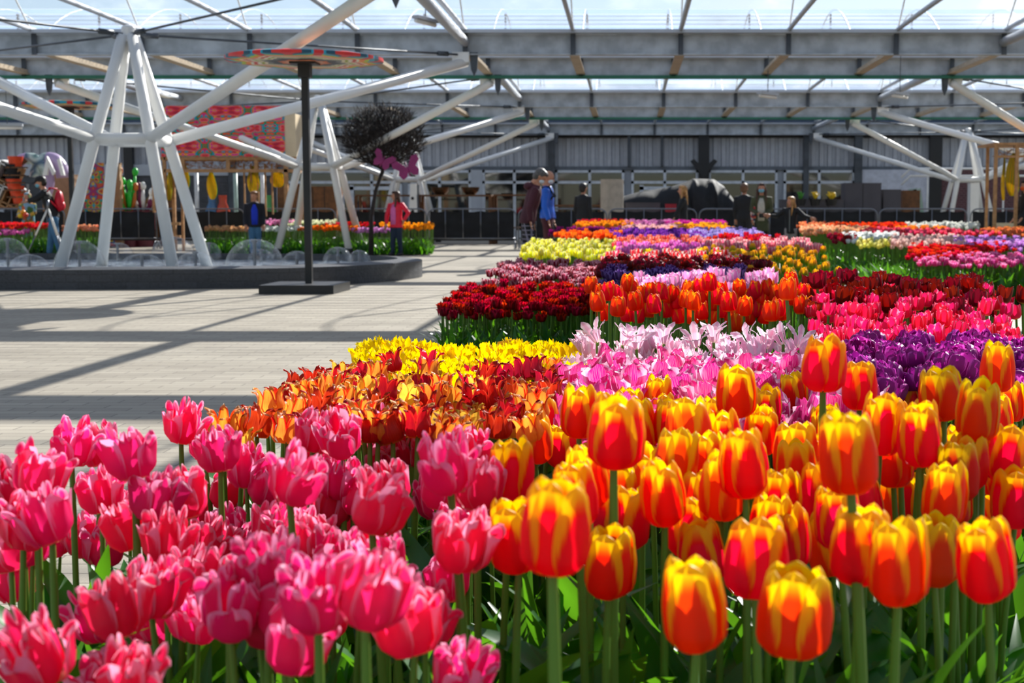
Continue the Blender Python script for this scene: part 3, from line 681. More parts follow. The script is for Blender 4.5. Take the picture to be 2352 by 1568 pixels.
# left group: arch sculpture, patterned boards, cube stack, plants
def archmat():
    t = NT('lilac_paint'); o = t.obj(); vo = t.n('TexVoronoi'); vo.inputs['Scale'].default_value = 3; t.l(o, vo.inputs[0])
    sp = t.n('SeparateXYZ'); t.l(o, sp.inputs[0]); f = t.ss(sp.outputs[0], -.2, -.15)
    g = t.math('MULTIPLY', f, t.ss(sp.outputs[0], .38, .42, 1., 0.)); return t.done(t.bsdf(t.mix(g, lin('b79fc6'), t.ramp(vo.outputs[0], [(0, '2f6f6a'), (.4, 'c9d9d2'), (.7, '3a5f7a'), (1, 'e7e0e6')])), .4))
Y = 42; t = empty('arch_sculpture', (X(85, Y), Y, 0), 'lilac and patterned M shaped arch sculpture', 'sculpture'); R = 34/S(Y)
lil = archmat()
m = MB(); cz = Z(415, Y); m.tube([(math.cos(a)*R*1.25-.1, 0, cz+math.sin(a)*R*1.5) for a in [-.9+PI*1.45*k/16+.0 for k in range(17)]][::-1], (.17), 10); m.build('ring', lil, t, True)
m = MB(); m.tube([(.45+math.cos(a)*R*.9, .1, cz+.1+math.sin(a)*R*1.25) for a in [PI*k/12 for k in range(13)]], .2, 10); m.build('arch', lil, t, True)
m = MB(); zz = cz+.15
m.prism([(.42, zz), (.56, zz+.55), (.78, zz+.1), (.7, zz+.0), (.6, zz+.25), (.55, zz)], -.35, -.25); m.prism([(.95, zz), (1.05, zz), (.93, zz+.5), (.85, zz+.45)], -.35, -.25); m.build('white_letter', white, t)
m = MB(); m.tube([(-.05, -.3, 0), (-.05, -.3, cz-.1)], .04, 8); m.build('prop_pole', plain('pole_grey', 'a7a29a'), t, True)
Y = 41.6
for k in range(6):
    px = (46, 40, 38, 40, 46, 52)[k]; py = (375, 393, 410, 427, 443, 460)[k]; o = MB(); o.lathe([(.001, 0), (.17, 0), (.22, .3), (.19, .3), (.16, .05), (.001, .05)], 16)
    ob = o.build('plastic_pot', plain('orange_plastic', 'e0451a', .4) if k not in (1, 2) else blackc, None, auto=True, loc=(X(px, Y), Y, Z(py+8, Y)))
    tag(ob, ['orange', 'black', 'black', 'orange', 'orange', 'orange'][k]+' plastic pot on the curved shelf left of the arch, '+['topmost', 'second from the top', 'third from the top', 'fourth from the top', 'fifth from the top', 'lowest'][k], 'pot', 'pots beside the arch')
t = empty('curved_pot_shelf', (X(52, Y), Y+.25, 0), 'curved brown shelf column holding the plastic pots', 'shelf')
m = MB(); m.tube([(X(q[0], Y)-X(52, Y), 0, Z(q[1], Y)) for q in ((62, 366), (48, 378), (42, 400), (40, 425), (47, 450), (58, 475), (66, 490))]+[(.2, 0, 0)], .07, 8); m.build('spine', woodd, t, True)
for k in range(6): m = MB(); px = (46, 40, 38, 40, 46, 52)[k]; py = (375, 393, 410, 427, 443, 460)[k]; xx = X(px, Y)-X(52, Y); zz = Z(py+8, Y); m.box(xx-.22, xx+.25, -.45, .0, zz-.04, zz-.001); m.build('board', woodd, t)
r = random.Random(2)
for k, (px, py) in enumerate(((10, 440), (30, 440), (-8, 440), (8, 410), (24, 412), (-8, 470), (14, 472), (34, 472))):
    Y = 41.5; hh = .3; cpos = (X(px, Y), Y+.0, [Z(440, Y)-.1, Z(440, Y)-.1, Z(440, Y)-.1, Z(440, Y)+.54, Z(440, Y)+.54, .62, .62, .62][k])
    t = empty('display_cube', cpos, 'open tilted display cube at the far left, '+('middle layer right', 'middle layer end', 'middle layer left', 'top layer left', 'top layer right', 'bottom layer left', 'bottom layer middle', 'bottom layer end')[k], 'cube', 'stack of open display cubes'); t.rotation_euler = (0, .45, 0)
    for (b, mt) in (((-.28, .28, 0, .5, .26, .29), white), ((-.28, .28, 0, .5, -.29, -.26), wood), ((-.29, -.26, 0, .5, -.28, .28), white), ((.26, .29, 0, .5, -.28, .28), wood), ((-.28, .28, .48, .5, -.28, .28), white)):
        m = MB(); m.box(*b); m.build('side_panel', mt, t)
pal2 = ['c02a2a', 'e28a1c', 'e3b62c', '1d7ea8', 'a02363', 'd24a1f', '2f8f4a', 'e0a020', 'b52525']
pm = kaleido('board_pattern', .5, False, 4.2, pal2)
for i, (pl, pr, pt, lb) in enumerate(((196, 246, 374, 'left of two boards painted with red and orange whirls'), (252, 266, 378, 'narrow right edge board painted with red and orange whirls'))):
    Y = 40.6; x0, x1 = X(pl, Y), X(pr, Y); t = empty('painted_board', ((x0+x1)/2, Y, 0), lb, 'board', 'painted whirl boards')
    m = MB(); m.box(-(x1-x0)/2, (x1-x0)/2, 0, .05, .05, Z(pt, Y)); m.build('panel', pm, t); m = MB(); m.box(-.3, .3, .05, .5, 0, .08); m.build('foot', woodd, t)
boxthing('plywood_board', 264, 282, 374, 41, .2, plain('plywood', 'a98763', .6), 'pale plywood board edge beside the painted boards', 'board')
# cactus-like green sculpture and white flower sculpture in planters
def plantprop(nm, px, pt, Y, cols, label, seed, n=9, w=.3):
    t = empty(nm, (X(px, Y), Y, 0), label, 'plant'); r = random.Random(seed); h = Z(pt, Y)
    m = MB(); m.lathe([(.001, .5), (w*.9, .5), (w*1.1, 1.05), (w, 1.05), (w*.8, .9), (.001, .9)], 16); m.lathe([(w*.7, 0), (w*.7, .5)], 12); m.build('planter', plain('maroon_pot', '6d2a35', .5), t, auto=True)
    for k in range(n):
        a = r.uniform(0, 2*PI); x, y = math.cos(a)*w*.8, math.sin(a)*w*.5; z1 = r.uniform(1.2, h)
        m = MB(); m.tube([(x*.3, y*.3, 1), (x*.8, y, (1+z1)/2), (x*1.0, y, z1)], [.05, .07, .03], 7); m.ell((x, y, z1), (.09, .09, .13), 8, 6); m.build('stalk', cols[k % len(cols)], t, True)
gp = plain('bright_green', '27c23a', .4); orp = plain('orange_paint', 'd7732b', .5)
plantprop('cactus_sculpture', 299, 380, 41.5, [gp, gp, orp], 'bright green and orange upright cactus-like sculpture', 3, 10)
plantprop('blossom_sculpture', 333, 425, 41.8, [white, white, plain('plum', '7c1f4b')], 'white blossom sculpture in a dark red planter', 5, 6, .4)
t = empty('leaning_board', (X(352, 41.6), 42.3, 0), 'brown rounded board leaning behind the white blossom sculpture', 'board')
m = MB(); m.prism([(-.5, 0), (.5, 0), (.5, Z(425, 42)), (.2, Z(418, 42)), (-.2, Z(440, 42)), (-.5, Z(470, 42))], 0, .05); m.build('panel', woodd, t)
for i, (px, pt, c) in enumerate(((457, 397, 'cfd3d6'), (546, 398, '9fb8b0'), (608, 402, 'e5e5e8'))):
    Y = 41; t = empty('slim_column', (X(px, Y), Y, 0), ('pale grey slim column at the left behind the stall', 'grey green slim column in the middle behind the stall', 'white slim column behind the boy')[i], 'column', 'slim columns behind the stall')
    m = MB(); m.tube([(0, 0, .02), (0, 0, Z(pt, Y))], .06, 10); m.build('shaft', plain('col'+c, c, .4), t, True); m = MB(); m.tube([(0, 0, 0), (0, 0, .05)], .16, 16); m.build('plinth', white, t, auto=True)
for i, (px, c, lb) in enumerate(((492, '3f6f9e', 'blue figurine with white trim inside the stall'), (516, 'c1462c', 'red and orange figurine inside the stall'), (622, '3d8a4a', 'green bottle-shaped vase near the stall post'))):
    Y = 41.4; t = empty('display_vase', (X(px, Y), Y, 0), lb, 'vase'); m = MB(); m.lathe([(.001, .75), (.16, .76), (.2, 1.05), (.1, 1.3), (.12, 1.5), (.09, 1.5), (.001, 1.4)], 18); m.build('bowl', plain('vase'+c, c, .3), t, auto=True)
    m = MB(); m.box(-.2, .2, -.2, .2, 0, .745); m.build('stand', grey, t)
for i, (px, a, lb) in enumerate(((2108, -.12, 'left one of two leaning glass sheets'), (2122, -.16, 'right one of two leaning glass sheets'))):
    Y = 44.5; t = empty('leaning_glass', (X(px, Y), Y, 0), lb+' beside the pale wall panel', 'glass sheet', 'leaning glass sheets'); t.rotation_euler = (0, a, 0)
    m = MB(); m.box(-.12, .12, 0, .03, .05, 1.75); m.build('pane', plain('pale_glass', '9fc4b8', .1), t); m = MB(); m.box(-.14, -.12, -.01, .04, .03, 1.77); m.box(.12, .14, -.01, .04, .03, 1.77); m.build('edge', greyl, t)
# ================================================================== people
def remesh(o, vox=.013, it=4):
    a = o.modifiers.new('remesh', 'REMESH'); a.mode = 'VOXEL'; a.voxel_size = vox; a.use_smooth_shade = True
    b = o.modifiers.new('smooth', 'SMOOTH'); b.factor = .5; b.iterations = it
    return o
skin = plain('skin', 'c98f72', .5, 0, .08); 
def hairmat(n, c): return plain('hair_'+n, c, .5, 0, .35, 22.)
brown_h, blond_h, dark_h, grey_h, ginger_h = hairmat('brown', '4a2f20'), hairmat('blond', 'b8874e'), hairmat('dark', '1d1815'), hairmat('grey', '5b5754'), hairmat('ginger', '8a5a35')
def plaid():
    t = NT('plaid_cloth'); sp = t.n('SeparateXYZ'); t.l(t.obj(), sp.inputs[0]); fs = []
    for ax, sc in ((0, 13.), (2, 13.)):
        f = t.math('FRACT', t.math('MULTIPLY', sp.outputs[ax], sc)); fs.append(t.ss(t.math('ABSOLUTE', t.math('SUBTRACT', f, .5)), .36, .42))
    return t.done(t.bsdf(t.mix(t.math('MAXIMUM', fs[0], fs[1]), lin('121216'), lin('8d8798')), .8))
def floral(nm, cols, sc=9):
    t = NT(nm); vo = t.n('TexVoronoi'); vo.inputs['Scale'].default_value = sc; t.l(t.obj(), vo.inputs[0])
    sp = t.n('SeparateColor'); t.l(vo.outputs['Color'], sp.inputs[0]); n = len(cols)
    return t.done(t.bsdf(t.ramp(sp.outputs[0], [(i/n, c) for i, c in enumerate(cols)], True), .7))
def hand(parent, w, d, side, mt=skin, L=.17):
    """w wrist, d direction of the fingers"""
    w = Vector(w); d = Vector(d).normalized(); a = d.cross(Vector((0, 1, 0)))
    if a.length < .2: a = d.cross(Vector((1, 0, 0)))
    a.normalize(); c = d.cross(a); m = MB()
    m.tube([w-d*.01, w+d*.04, w+d*.085], [(.024, .017), (.038, .016), (.036, .013)], 8, ref=a)
    for k, (o, l) in enumerate(((-.029, .062), (-.01, .074), (.01, .07), (.028, .054))):
        p = w+d*.08+a*o; m.tube([p, p+d*l*.5+c*.004, p+d*l+c*.018], [.0085, .008, .006], 6)
    p = w+d*.03+a*.032*side; m.tube([p, p+d*.03+a*.022*side+c*.008, p+d*.055+a*.028*side+c*.018], [.011, .0095, .007], 6)
    return m.build('hand', mt, parent, True)
def person(x, Y, H, rz, label, top, legs, hair, hairkind='short', jacket_len=.47, arms=((0, 0), (0, 0)), sw=1., head_yaw=0, head_pitch=0, mask=None, shoe=black, sleeve=None, inner=None, lean=0., z=0., stride=.04, group=None):
    """rz: 0 faces the camera (-Y). arms: per side (left of figure's -x first) elbow and wrist as offsets from the shoulder, in body heights"""
    t = empty('person', (x, Y, z), label, 'person', group, rz)
    u = lambda a: Vector((a[0]*H, a[1]*H, a[2]*H))
    ln = lambda p: Vector((p[0], p[1]-lean*max(0, p[2]-.5), p[2]))
    P = lambda a: u(ln(a))
    sh = .1*sw
    arm = []
    for i, sx in enumerate((-1, 1)):
        s_ = (sx*sh, 0, .80)
        if arms[i] == (0, 0): el = (sx*(sh+.022), .012, .625); wr = (sx*(sh+.018), -.03, .485)
        else: el, wr = [tuple(s_[k]+arms[i][j][k] for k in range(3)) for j in (0, 1)]
        arm.append((s_, el, wr))
    X3 = (1, 0, 0)
    b = MB()        # body: one continuous remeshed surface
    b.tube([P((0, 0, z_)) for z_ in (.47, .53, .6, .7, .77, .815, .84)], [(r1*H*sw, r2*H*sw) for r1, r2 in ((.075, .055), (.088, .06), (.072, .052), (.082, .06), (.088, .056), (.06, .042), (.032, .032))], 14, ref=X3)
    b.tube([P((0, .004, .82)), P((0, -.004, .88))], [.034*H, .03*H], 10)
    for i, sx in enumerate((-1, 1)):
        s_, el, wr = arm[i]
        b.tube([P((sx*sh*.5, 0, .795)), P(s_), P(el), P(wr)], [.03*H, .031*H, .023*H, .016*H], 10)
        st = stride*(1 if i else -1)
        b.tube([P((sx*.045, 0, .5)), u((sx*.048, st*.4-.008, .28)), u((sx*.046, st, .05))], [.055*H, .036*H, .022*H], 10)
        b.tube([u((sx*.046, st+.02, .025)), u((sx*.05, st-.09, .018))], [.024*H, .018*H], 8)
    body = remesh(b.build('body', skin, t, True))
    hd = bpy.data.objects.new('head', None)
    hm = MB(); R = .062*H
    hm.ell((0, 0, R*.25), (R*.84, R*.98, R*1.02), 16, 12); hm.ell((0, -R*.22, -R*.35), (R*.6, R*.66, R*.72), 12, 8)
    hm.tube([(0, -R*.9, R*.25), (0, -R*1.2, -R*.12), (0, -R*.95, -R*.2)], [R*.1, R*.15, R*.12], 6)
    for sx in (-1, 1): hm.ell((sx*R*.84, R*.05, R*.05), (R*.1, R*.17, R*.26), 8, 6)
    hm.tube([(0, .01, -R*1.5), (0, 0, -R*.4)], [R*.52, R*.5], 10)
    ho = remesh(hm.build('head', skin, t, True), .006, 3); hp = P((0, -.006, .925)); ho.location = hp; ho.rotation_euler = (head_pitch, 0, head_yaw)
    f = MB()
    for sx in (-1, 1): f.ell((sx*R*.33, -R*.88, R*.28), (R*.13, R*.06, R*.07), 8, 6)
    f.build('eyes', black, ho, True)
    f = MB(); f.ell((0, -R*.86, -R*.5), (R*.25, R*.06, R*.06), 8, 6); f.build('mouth', plain('lip', 'a0504a'), ho, True)
    if mask:
        f = MB(); f.ell((0, -R*.62, -R*.32), (R*.66, R*.56, R*.5), 14, 8); f.build('face_mask', mask, ho, True)
    if hair:
        f = MB(); f.ell((0, R*.24, R*.48), (R*.98, R*1.0, R*.98), 16, 12); f.ell((0, -R*.18, R*.98), (R*.78, R*.8, R*.45), 14, 8)
        f.ell((0, R*.4, R*.0), (R*.86, R*.78, R*.95), 14, 8)
        if hairkind == 'long':
            f.tube([(0, R*.5, R*.4), (R*.05, R*.85, -R*1.2), (0, R*1.0, -R*3.1), (0, R*.9, -R*4.6)], [(R*.9, R*.5), (R*1.0, R*.45), (R*.85, R*.35), (R*.35, R*.15)], 12, ref=X3)
            for sx in (-1, 1): f.tube([(sx*R*.6, -R*.25, R*.7), (sx*R*.98, -R*.15, -R*.3), (sx*R*1.0, -R*.35, -R*2.2), (sx*R*.9, -R*.5, -R*3.6)], [R*.25, R*.28, R*.26, R*.1], 8)
        remesh(f.build('hair', hair, ho, True), .009, 2)
    # jacket
    j = MB(); hz = jacket_len
    zs = [hz, hz+.06, .62, .70, .77, .82, .845]; rs = [(.098, .075), (.1, .075), (.09, .066), (.098, .072), (.102, .068), (.075, .055), (.042, .042)]
    j.tube([P((0, .002, z_)) for z_ in zs], [(a*H*sw, c*H*sw) for a, c in rs], 16, ref=X3)
    for i, sx in enumerate((-1, 1)):
        s_, el, wr = arm[i]; P2 = [P((sx*sh*.6, 0, .79)), P(s_), P(el), P(wr)]
        j.tube(P2, [.042*H, .044*H, .037*H, .028*H], 10)
        hand(body, P2[-1], P2[-1]-P2[-2] if arms[i] != (0, 0) else (0, -.15, -1), -sx)
    remesh(j.build('jacket', top, t, True), .014, 4)
    # trousers
    j = MB(); j.tube([P((0, 0, .46)), P((0, 0, .53))], [(.09*H*sw, .066*H*sw), (.09*H*sw, .066*H*sw)], 14, ref=X3)
    for i, sx in enumerate((-1, 1)):
        st = stride*(1 if i else -1); j.tube([P((sx*.045, 0, .5)), u((sx*.05, st*.4-.008, .27)), u((sx*.048, st, .045))], [.061*H, .044*H, .034*H], 10)
    remesh(j.build('trousers', legs, t, True), .014, 3)
    for i, sx in enumerate((-1, 1)):
        st = stride*(1 if i else -1); s = MB(); s.tube([u((sx*.048, st+.035, .026)), u((sx*.05, st-.03, .028)), u((sx*.052, st-.1, .018))], [(.026*H, .026*H), (.028*H, .027*H), (.022*H, .015*H)], 10, ref=X3)
        s.build('shoe', shoe, t, True)
    if inner:
        s = MB(); s.tube([P((0, -.076, .49)), P((0, -.078, .62)), P((0, -.076, .72)), P((0, -.054, .8))], [(.044*H, .02*H), (.052*H, .02*H), (.048*H, .02*H), (.026*H, .014*H)], 14, ref=X3); s.build('shirt', inner, t, True)
    t['_R'] = R
    del t['_R']
    return t
def backpack(t, H, mt, yb=.1):
    m = MB(); m.ell((0, yb*H, .68*H), (.085*H, .055*H, .13*H), 16, 12); m.ell((0, (yb+.03)*H, .62*H), (.06*H, .04*H, .06*H), 12, 8); o = m.build('backpack', mt, t, True)
    for sx in (-1, 1):
        s = MB(); s.tube([(sx*.05*H, .05*H, .82*H), (sx*.06*H, -.03*H, .835*H), (sx*.065*H, -.08*H, .74*H), (sx*.08*H, .05*H, .6*H)], .012*H, 6); s.build('strap', mt, o, True)
def X_(px, Y): return X(px, Y)
cl = lambda n, c, r=.7: plain('cloth_'+n, c, r, 0, .12, 9.)
maroonc, bluec, redc, blackw, olive, jeans, jeansd, pinkc, creamc = cl('maroon', '4a1626'), cl('blue', '0f5fd0', .45), cl('coral_red', 'f2133f', .5), cl('black', '121319'), cl('olive', '4b4f33'), cl('denim', '3f6f95'), cl('dark_denim', '14273f'), cl('pink', 'e56fb4'), cl('cream', 'cfc9ba')
maskb, maskw, masko = cl('mask_blue', '7fc4de'), cl('mask_white', 'dfe8ee'), cl('mask_orange', 'f2631a')
R90 = PI/2
person(X(1212, 25), 25, 1.75, R90*1.05, 'person in a hooded maroon coat and black plaid trousers, looking down', maroonc, plaid(), grey_h, jacket_len=.46, head_pitch=.75, mask=maskw, lean=.28, arms=((0, 0), ((.03, -.03, -.17), (.03, -.07, -.32))), sw=1.08)
m = MB(); t = [o for o in C.objects if o.name == 'person'][0]; m.ell((0, -.02*1.75, .835*1.75), (.1, .1, .075), 14, 8); m.build('hood', maroonc, t, True)
p = person(X(1258, 27), 27, 1.78, R90*.95, 'person in a bright blue jacket with shaved head and black backpack', bluec, cl('wine', '4b1220'), None, jacket_len=.5, head_pitch=.4, mask=maskw, arms=((0, 0), ((.02, -.02, -.17), (.03, -.05, -.31))), sw=1.05)
backpack(p, 1.78, blackw)
person(X(1340, 37), 37, 1.74, R90*1.6, 'person in a black hoodie and blue jeans by the barrier', blackw, jeans, dark_h, sw=1.08)
person(X(1568, 36), 36, 1.66, -R90*.95, 'person with long blond hair in a black coat, turned left before the black tarpaulin', blackw, blackw, blond_h, 'long', jacket_len=.3, arms=((0, 0), ((.02, -.08, -.15), (.02, -.14, -.27))))
person(X(1708, 36.2), 36.2, 1.72, PI*.9, 'person in a black padded jacket with brown hair, back to us', blackw, blackw, hairmat('mid', '6b4a33'), 'short', sw=1.15)
p = person(X(1748, 33), 33, 1.66, -.15, 'person in a green coat, cream sweater and blue mask holding a camera', olive, blackw, brown_h, 'long', jacket_len=.34, inner=creamc, mask=maskb, arms=(((-.03, -.02, -.16), (.06, -.13, -.21)), ((.03, -.02, -.16), (-.05, -.13, -.22))), sw=1.05, lean=.08)
m = MB(); m.ell((-.17, -.02, .98), (.09, .1, .22), 12, 8); m.build('patterned_bag', floral('bag_pattern', ['e2562f', 'e9e0d8', 'c23a3a', '33415c', 'f08a5a'], 16), p, True)
t = empty('camera', (X(1748, 33)-.02, 32.63, .93), 'small black camera held by the person in the green coat', 'camera'); m = MB(); m.box(-.07, .07, -.03, .03, -.045, .045); m.build('body', black, t); m = MB(); m.tube([(0, -.03, 0), (0, -.1, 0)], .035, 12); m.build('lens', black, t, auto=True)
p = person(X(1815, 30), 30, 1.32, -.35, 'child with long blond hair in a black zip jacket, arms held out', blackw, cl('greytrouser', '8f8a8c'), blond_h, 'long', jacket_len=.42, head_yaw=-.7, arms=(((-.12, -.03, -.1), (-.22, -.06, -.09)), ((.12, -.02, -.1), (.23, -.05, -.13))))
m = MB(); m.box(-.008, .008, -.112, -.1, .6, 1.06); m.build('zip', steel, p)
p = person(X(912, 33.1), 33.1, 1.48, -.5, 'child with long brown hair in an open red jacket, pink shirt and dark jeans', redc, jeansd, hairmat('longbrown', '4b3020'), 'long', jacket_len=.44, head_yaw=-.7, inner=pinkc, arms=(((-.05, -.02, -.16), (-.06, -.04, -.3)), ((.1, .04, -.13), (.03, .02, -.24))), sw=1.1)
p = person(X(588, 33), 33, 1.48, .25, 'boy with short ginger hair in a navy jacket, blue shirt and jeans', cl('navy', '0d1020'), jeans, ginger_h, jacket_len=.45, inner=cl('royal', '0f35c8'), head_yaw=-.5, head_pitch=.2, sw=1.15)
p = person(X(128, 32.2), 32.2, 1.8, -R90*.8, 'person in a black jacket with a red backpack bending over a tripod', blackw, jeans, dark_h, jacket_len=.48, mask=maskb, lean=.3, head_pitch=.3, arms=(((-.02, -.12, -.07), (.0, -.22, -.1)), ((.02, -.12, -.07), (.0, -.22, -.1))), stride=.07)
backpack(p, 1.86, cl('red', 'd01030', .45), .07)
m = MB(); m.ell((0, 0, .075), (.11, .12, .07), 14, 8); m.tube([(0, -.08, .05), (0, -.2, .03)], [(.08, .012), (.06, .008)], 10, ref=(1, 0, 0)); m.build('cap', blackw, [c for c in p.children if c.name.startswith('head')][0], True)
p = person(X(70, 37), 37, 1.5, -.3, 'person in a long patterned floral dress and headscarf carrying fruit', floral('floral_cloth', ['4f7d3a', 'b5762c', '7fa3b8', '3f6b34', 'c9582c', '8a6a3a', '6f9fb5', '2f5a3a', 'd9b13a'], 9), floral('floral_cloth_low', ['4f7d3a', 'b5762c', '7fa3b8', '3f6b34', '8a6a3a'], 7), MATS['floral_cloth'], 'long', jacket_len=.08, arms=(((-.03, -.03, -.15), (.03, -.13, -.18)), ((.03, -.03, -.15), (-.03, -.13, -.18))), sw=1.3, stride=0)
for k, (dx, dz, c) in enumerate(((-.08, 0, 'e8c31a'), (.05, .02, 'd8452a'), (-.01, .09, 'e89a1a'))):
    m = MB(); m.ell((0, 0, 0), (.07, .07, .065), 12, 8); o = m.build('fruit', plain('fruit'+c, c, .4), None, True, (X(70, 37)+dx+.04, 36.62, .92+dz)); tag(o, ('yellow', 'red', 'orange')[k]+' fruit carried by the person in the floral dress', 'fruit')
person(X(2352, 31), 31, 1.68, -R90*.9, 'person in a dark coat and orange mask at the right edge by the kiosk', blackw, jeansd, dark_h, 'long', jacket_len=.42, mask=masko, arms=(((-.02, -.03, -.16), (-.02, -.1, -.27)), ((.02, -.03, -.16), (.02, -.1, -.27))))
# tripod
t = empty('tripod', (X(116, 31.5), 31.5, 0), 'white camera tripod in front of the red tulips', 'tripod')
for dx, dy in ((-.5, -.1), (.45, -.2), (.15, .4)):
    m = MB(); m.tube([(0, 0, 1.1), (dx*.55, dy*.55, .5)], .02, 8); o = m.build('leg', white, t, True)
    m = MB(); m.tube([(dx*.5, dy*.5, .55), (dx, dy, .0)], .013, 8); m.build('lower_leg', steel, o, True)
m = MB(); m.tube([(0, 0, 1.0), (0, 0, 1.3)], .03, 8); m.build('centre_post', steel, t, True); m = MB(); m.box(-.05, .05, -.07, .07, 1.3, 1.36); m.build('mount', black, t)
# ================================================================== tulips
def interp(tab, v):
    for (a, x), (b, y) in zip(tab, tab[1:]):
        if v <= b:
            f = (v-a)/(b-a) if b > a else 0; f = f*f*(3-2*f); return x+(y-x)*f
    return tab[-1][1]
def bloom(H, R, prof, layers, W=.62, tip=0., tp=2.4, ruffle=0., rf=3., fringe=0., zt=None, pinch=0., seed=0, nu=6, nv=9, fold=0., hj=.05, fj=.08):
    """prof: radius against v; zt: height against v; layers: (petals, start angle, radius scale, height scale)"""
    r = random.Random(seed); m = MB(); zt = zt or [(0, 0), (1, 1)]
    for (n, a0, rs, hs) in layers:
        for k in range(n):
            a = a0+2*PI*k/n+r.uniform(-.09, .09); h = H*hs*r.uniform(1-hj*1.2, 1+hj*.8); ro = R*rs*r.uniform(.94, 1.05); ph = r.uniform(0, 6); fl = r.uniform(-fj*.6, fj*1.5); jit = [r.uniform(-1, 1) for _ in range(40)]
            def fn(u, v, a=a, h=h, ro=ro, ph=ph, fl=fl, jit=jit):
                uu = 2*u-1; vs = v
                if v < .42: w = .42+.58*math.sin(PI/2*v/.42)
                else:
                    q = (v-.42)/.58; w = tip+(1-tip)*max(0, 1-q**tp)**.5
                rr = ro*interp(prof, vs)*(1+.07*(1-uu*uu))+ro*fl*v*v
                z = h*interp(zt, vs)
                w_ = w*(1-pinch*v*v)
                z += -h*.05*uu*uu*v*(1 if tip else 0)
                if ruffle:
                    e = v**2.5
                    rr += ro*ruffle*math.sin(uu*rf*PI+ph)*e; z += h*ruffle*.45*math.cos(uu*rf*PI*1.3+ph*2)*e
                if fringe:
                    iu = int(round(u*nu)); 
                    if v > .99: z += h*fringe*(1 if iu % 2 else -.3)*(.7+.4*jit[iu]); rr += ro*fringe*.7*jit[iu+7]
                    elif abs(uu) > .99 and v > .45: w_ *= 1+fringe*(1.1 if int(round(v*nv)) % 2 else -.6)
                rr -= ro*fold*uu*uu*v
                an = a+uu*W*w_*(1 if rr > .001 else 1)
                return (rr*math.cos(an), rr*math.sin(an), z)
            m.grid(fn, nu, nv)
    return m
CUP = [(0, .12), (.1, .62), (.3, .98), (.5, 1.), (.75, .88), (1, .66)]
L6 = [(3, 0, 1., .95), (3, PI/3, .88, 1.)]
KINDS = {
 'cup': lambda s, q: bloom(.095, .031, CUP, L6, .8, tp=1.8, tip=.06, seed=s, nu=6*q, nv=8*q),
 'goblet': lambda s, q: bloom(.085, .036, [(0, .12), (.12, .6), (.4, .98), (.7, 1.0), (1, 1.05)], L6, .72, seed=s, nu=5*q, nv=6*q, tip=.1),
 'egg': lambda s, q: bloom(.075, .027, [(0, .15), (.1, .65), (.35, 1.), (.6, .95), (1, .5)], L6, .8, seed=s, nu=4*q, nv=5*q),
 'ruffle': lambda s, q: bloom(.07, .031, [(0, .12), (.15, .6), (.42, .95), (.72, 1.0), (1, .95)], [(3, 0, 1.1, .84), (3, PI/3, .92, .98), (4, .4, .62, 1.06)], .72, tip=.25, tp=2.6, ruffle=.3, rf=1.5, hj=.1, fj=.16, seed=s, nu=8*q, nv=7*q),
 'lily': lambda s, q: bloom(.066, .03, [(0, .15), (.15, .75), (.38, .98), (.62, .82), (.82, .92), (1, 1.32)], L6, .66, tip=.06, tp=1.5, ruffle=.1, rf=2, pinch=.4, seed=s, nu=6*q, nv=8*q),
 'fringe': lambda s, q: bloom(.068, .036, [(0, .15), (.15, .7), (.45, 1.), (1, 1.12)], [(3, 0, 1., .95), (3, PI/3, .86, 1.), (2, .3, .55, .95)], .8, tip=.8, tp=5, ruffle=.26, rf=2.1, fringe=.075, seed=s, nu=26, nv=11),
 'star': lambda s, q: bloom(.085, .05, [(0, .1), (.2, .42), (.5, .6), (.75, .85), (1, 1.35)], L6, .45, tip=.25, tp=2, fringe=.05, zt=[(0, 0), (.6, .7), (1, 1.)], seed=s, nu=10, nv=9),
 'parrot': lambda s, q: bloom(.075, .05, [(0, .12), (.2, .62), (.5, .95), (.8, 1.05), (1, 1.2)], [(3, 0, 1.1, .9), (3, PI/3, .85, 1.), (2, .9, .5, .9)], .72, tip=.55, tp=4, ruffle=.1, rf=1.6, fringe=.04, zt=[(0, 0), (.5, .55), (1, 1.)], seed=s, nu=10, nv=8),
 'peony': lambda s, q: bloom(.055, .04, [(0, .2), (.2, .85), (.5, 1.05), (.8, 1.), (1, .85)], [(5, 0, 1., .85), (5, .6, .8, 1.), (4, .3, .55, 1.05), (3, .1, .3, 1.)], .6, tip=.5, tp=4, ruffle=.12, rf=2.2, seed=s, nu=5*q, nv=5*q),
 'double': lambda s, q: bloom(.055, .026, [(0, .2), (.2, .85), (.5, 1.), (.8, 1.), (1, 1.15)], [(5, 0, 1., .85), (5, .6, .75, 1.), (3, .3, .4, 1.)], .6, tip=.5, tp=4, ruffle=.22, rf=2.2, seed=s, nu=4*q, nv=4*q),
 'simple': lambda s, q: bloom(.07, .03, [(0, .2), (.15, .7), (.5, 1.), (1, .85)], L6, .75, tip=.2, seed=s, nu=3, nv=4),
}
leafm = leafmat('tulip_leaf', '16501f', '2f7a22'); stemm = leafmat('tulip_stem', '4c7a1e', '6a8f2a', .15, .5)
soilm = plain('dark_soil', '241a12', .9, 0, .3, 20.)
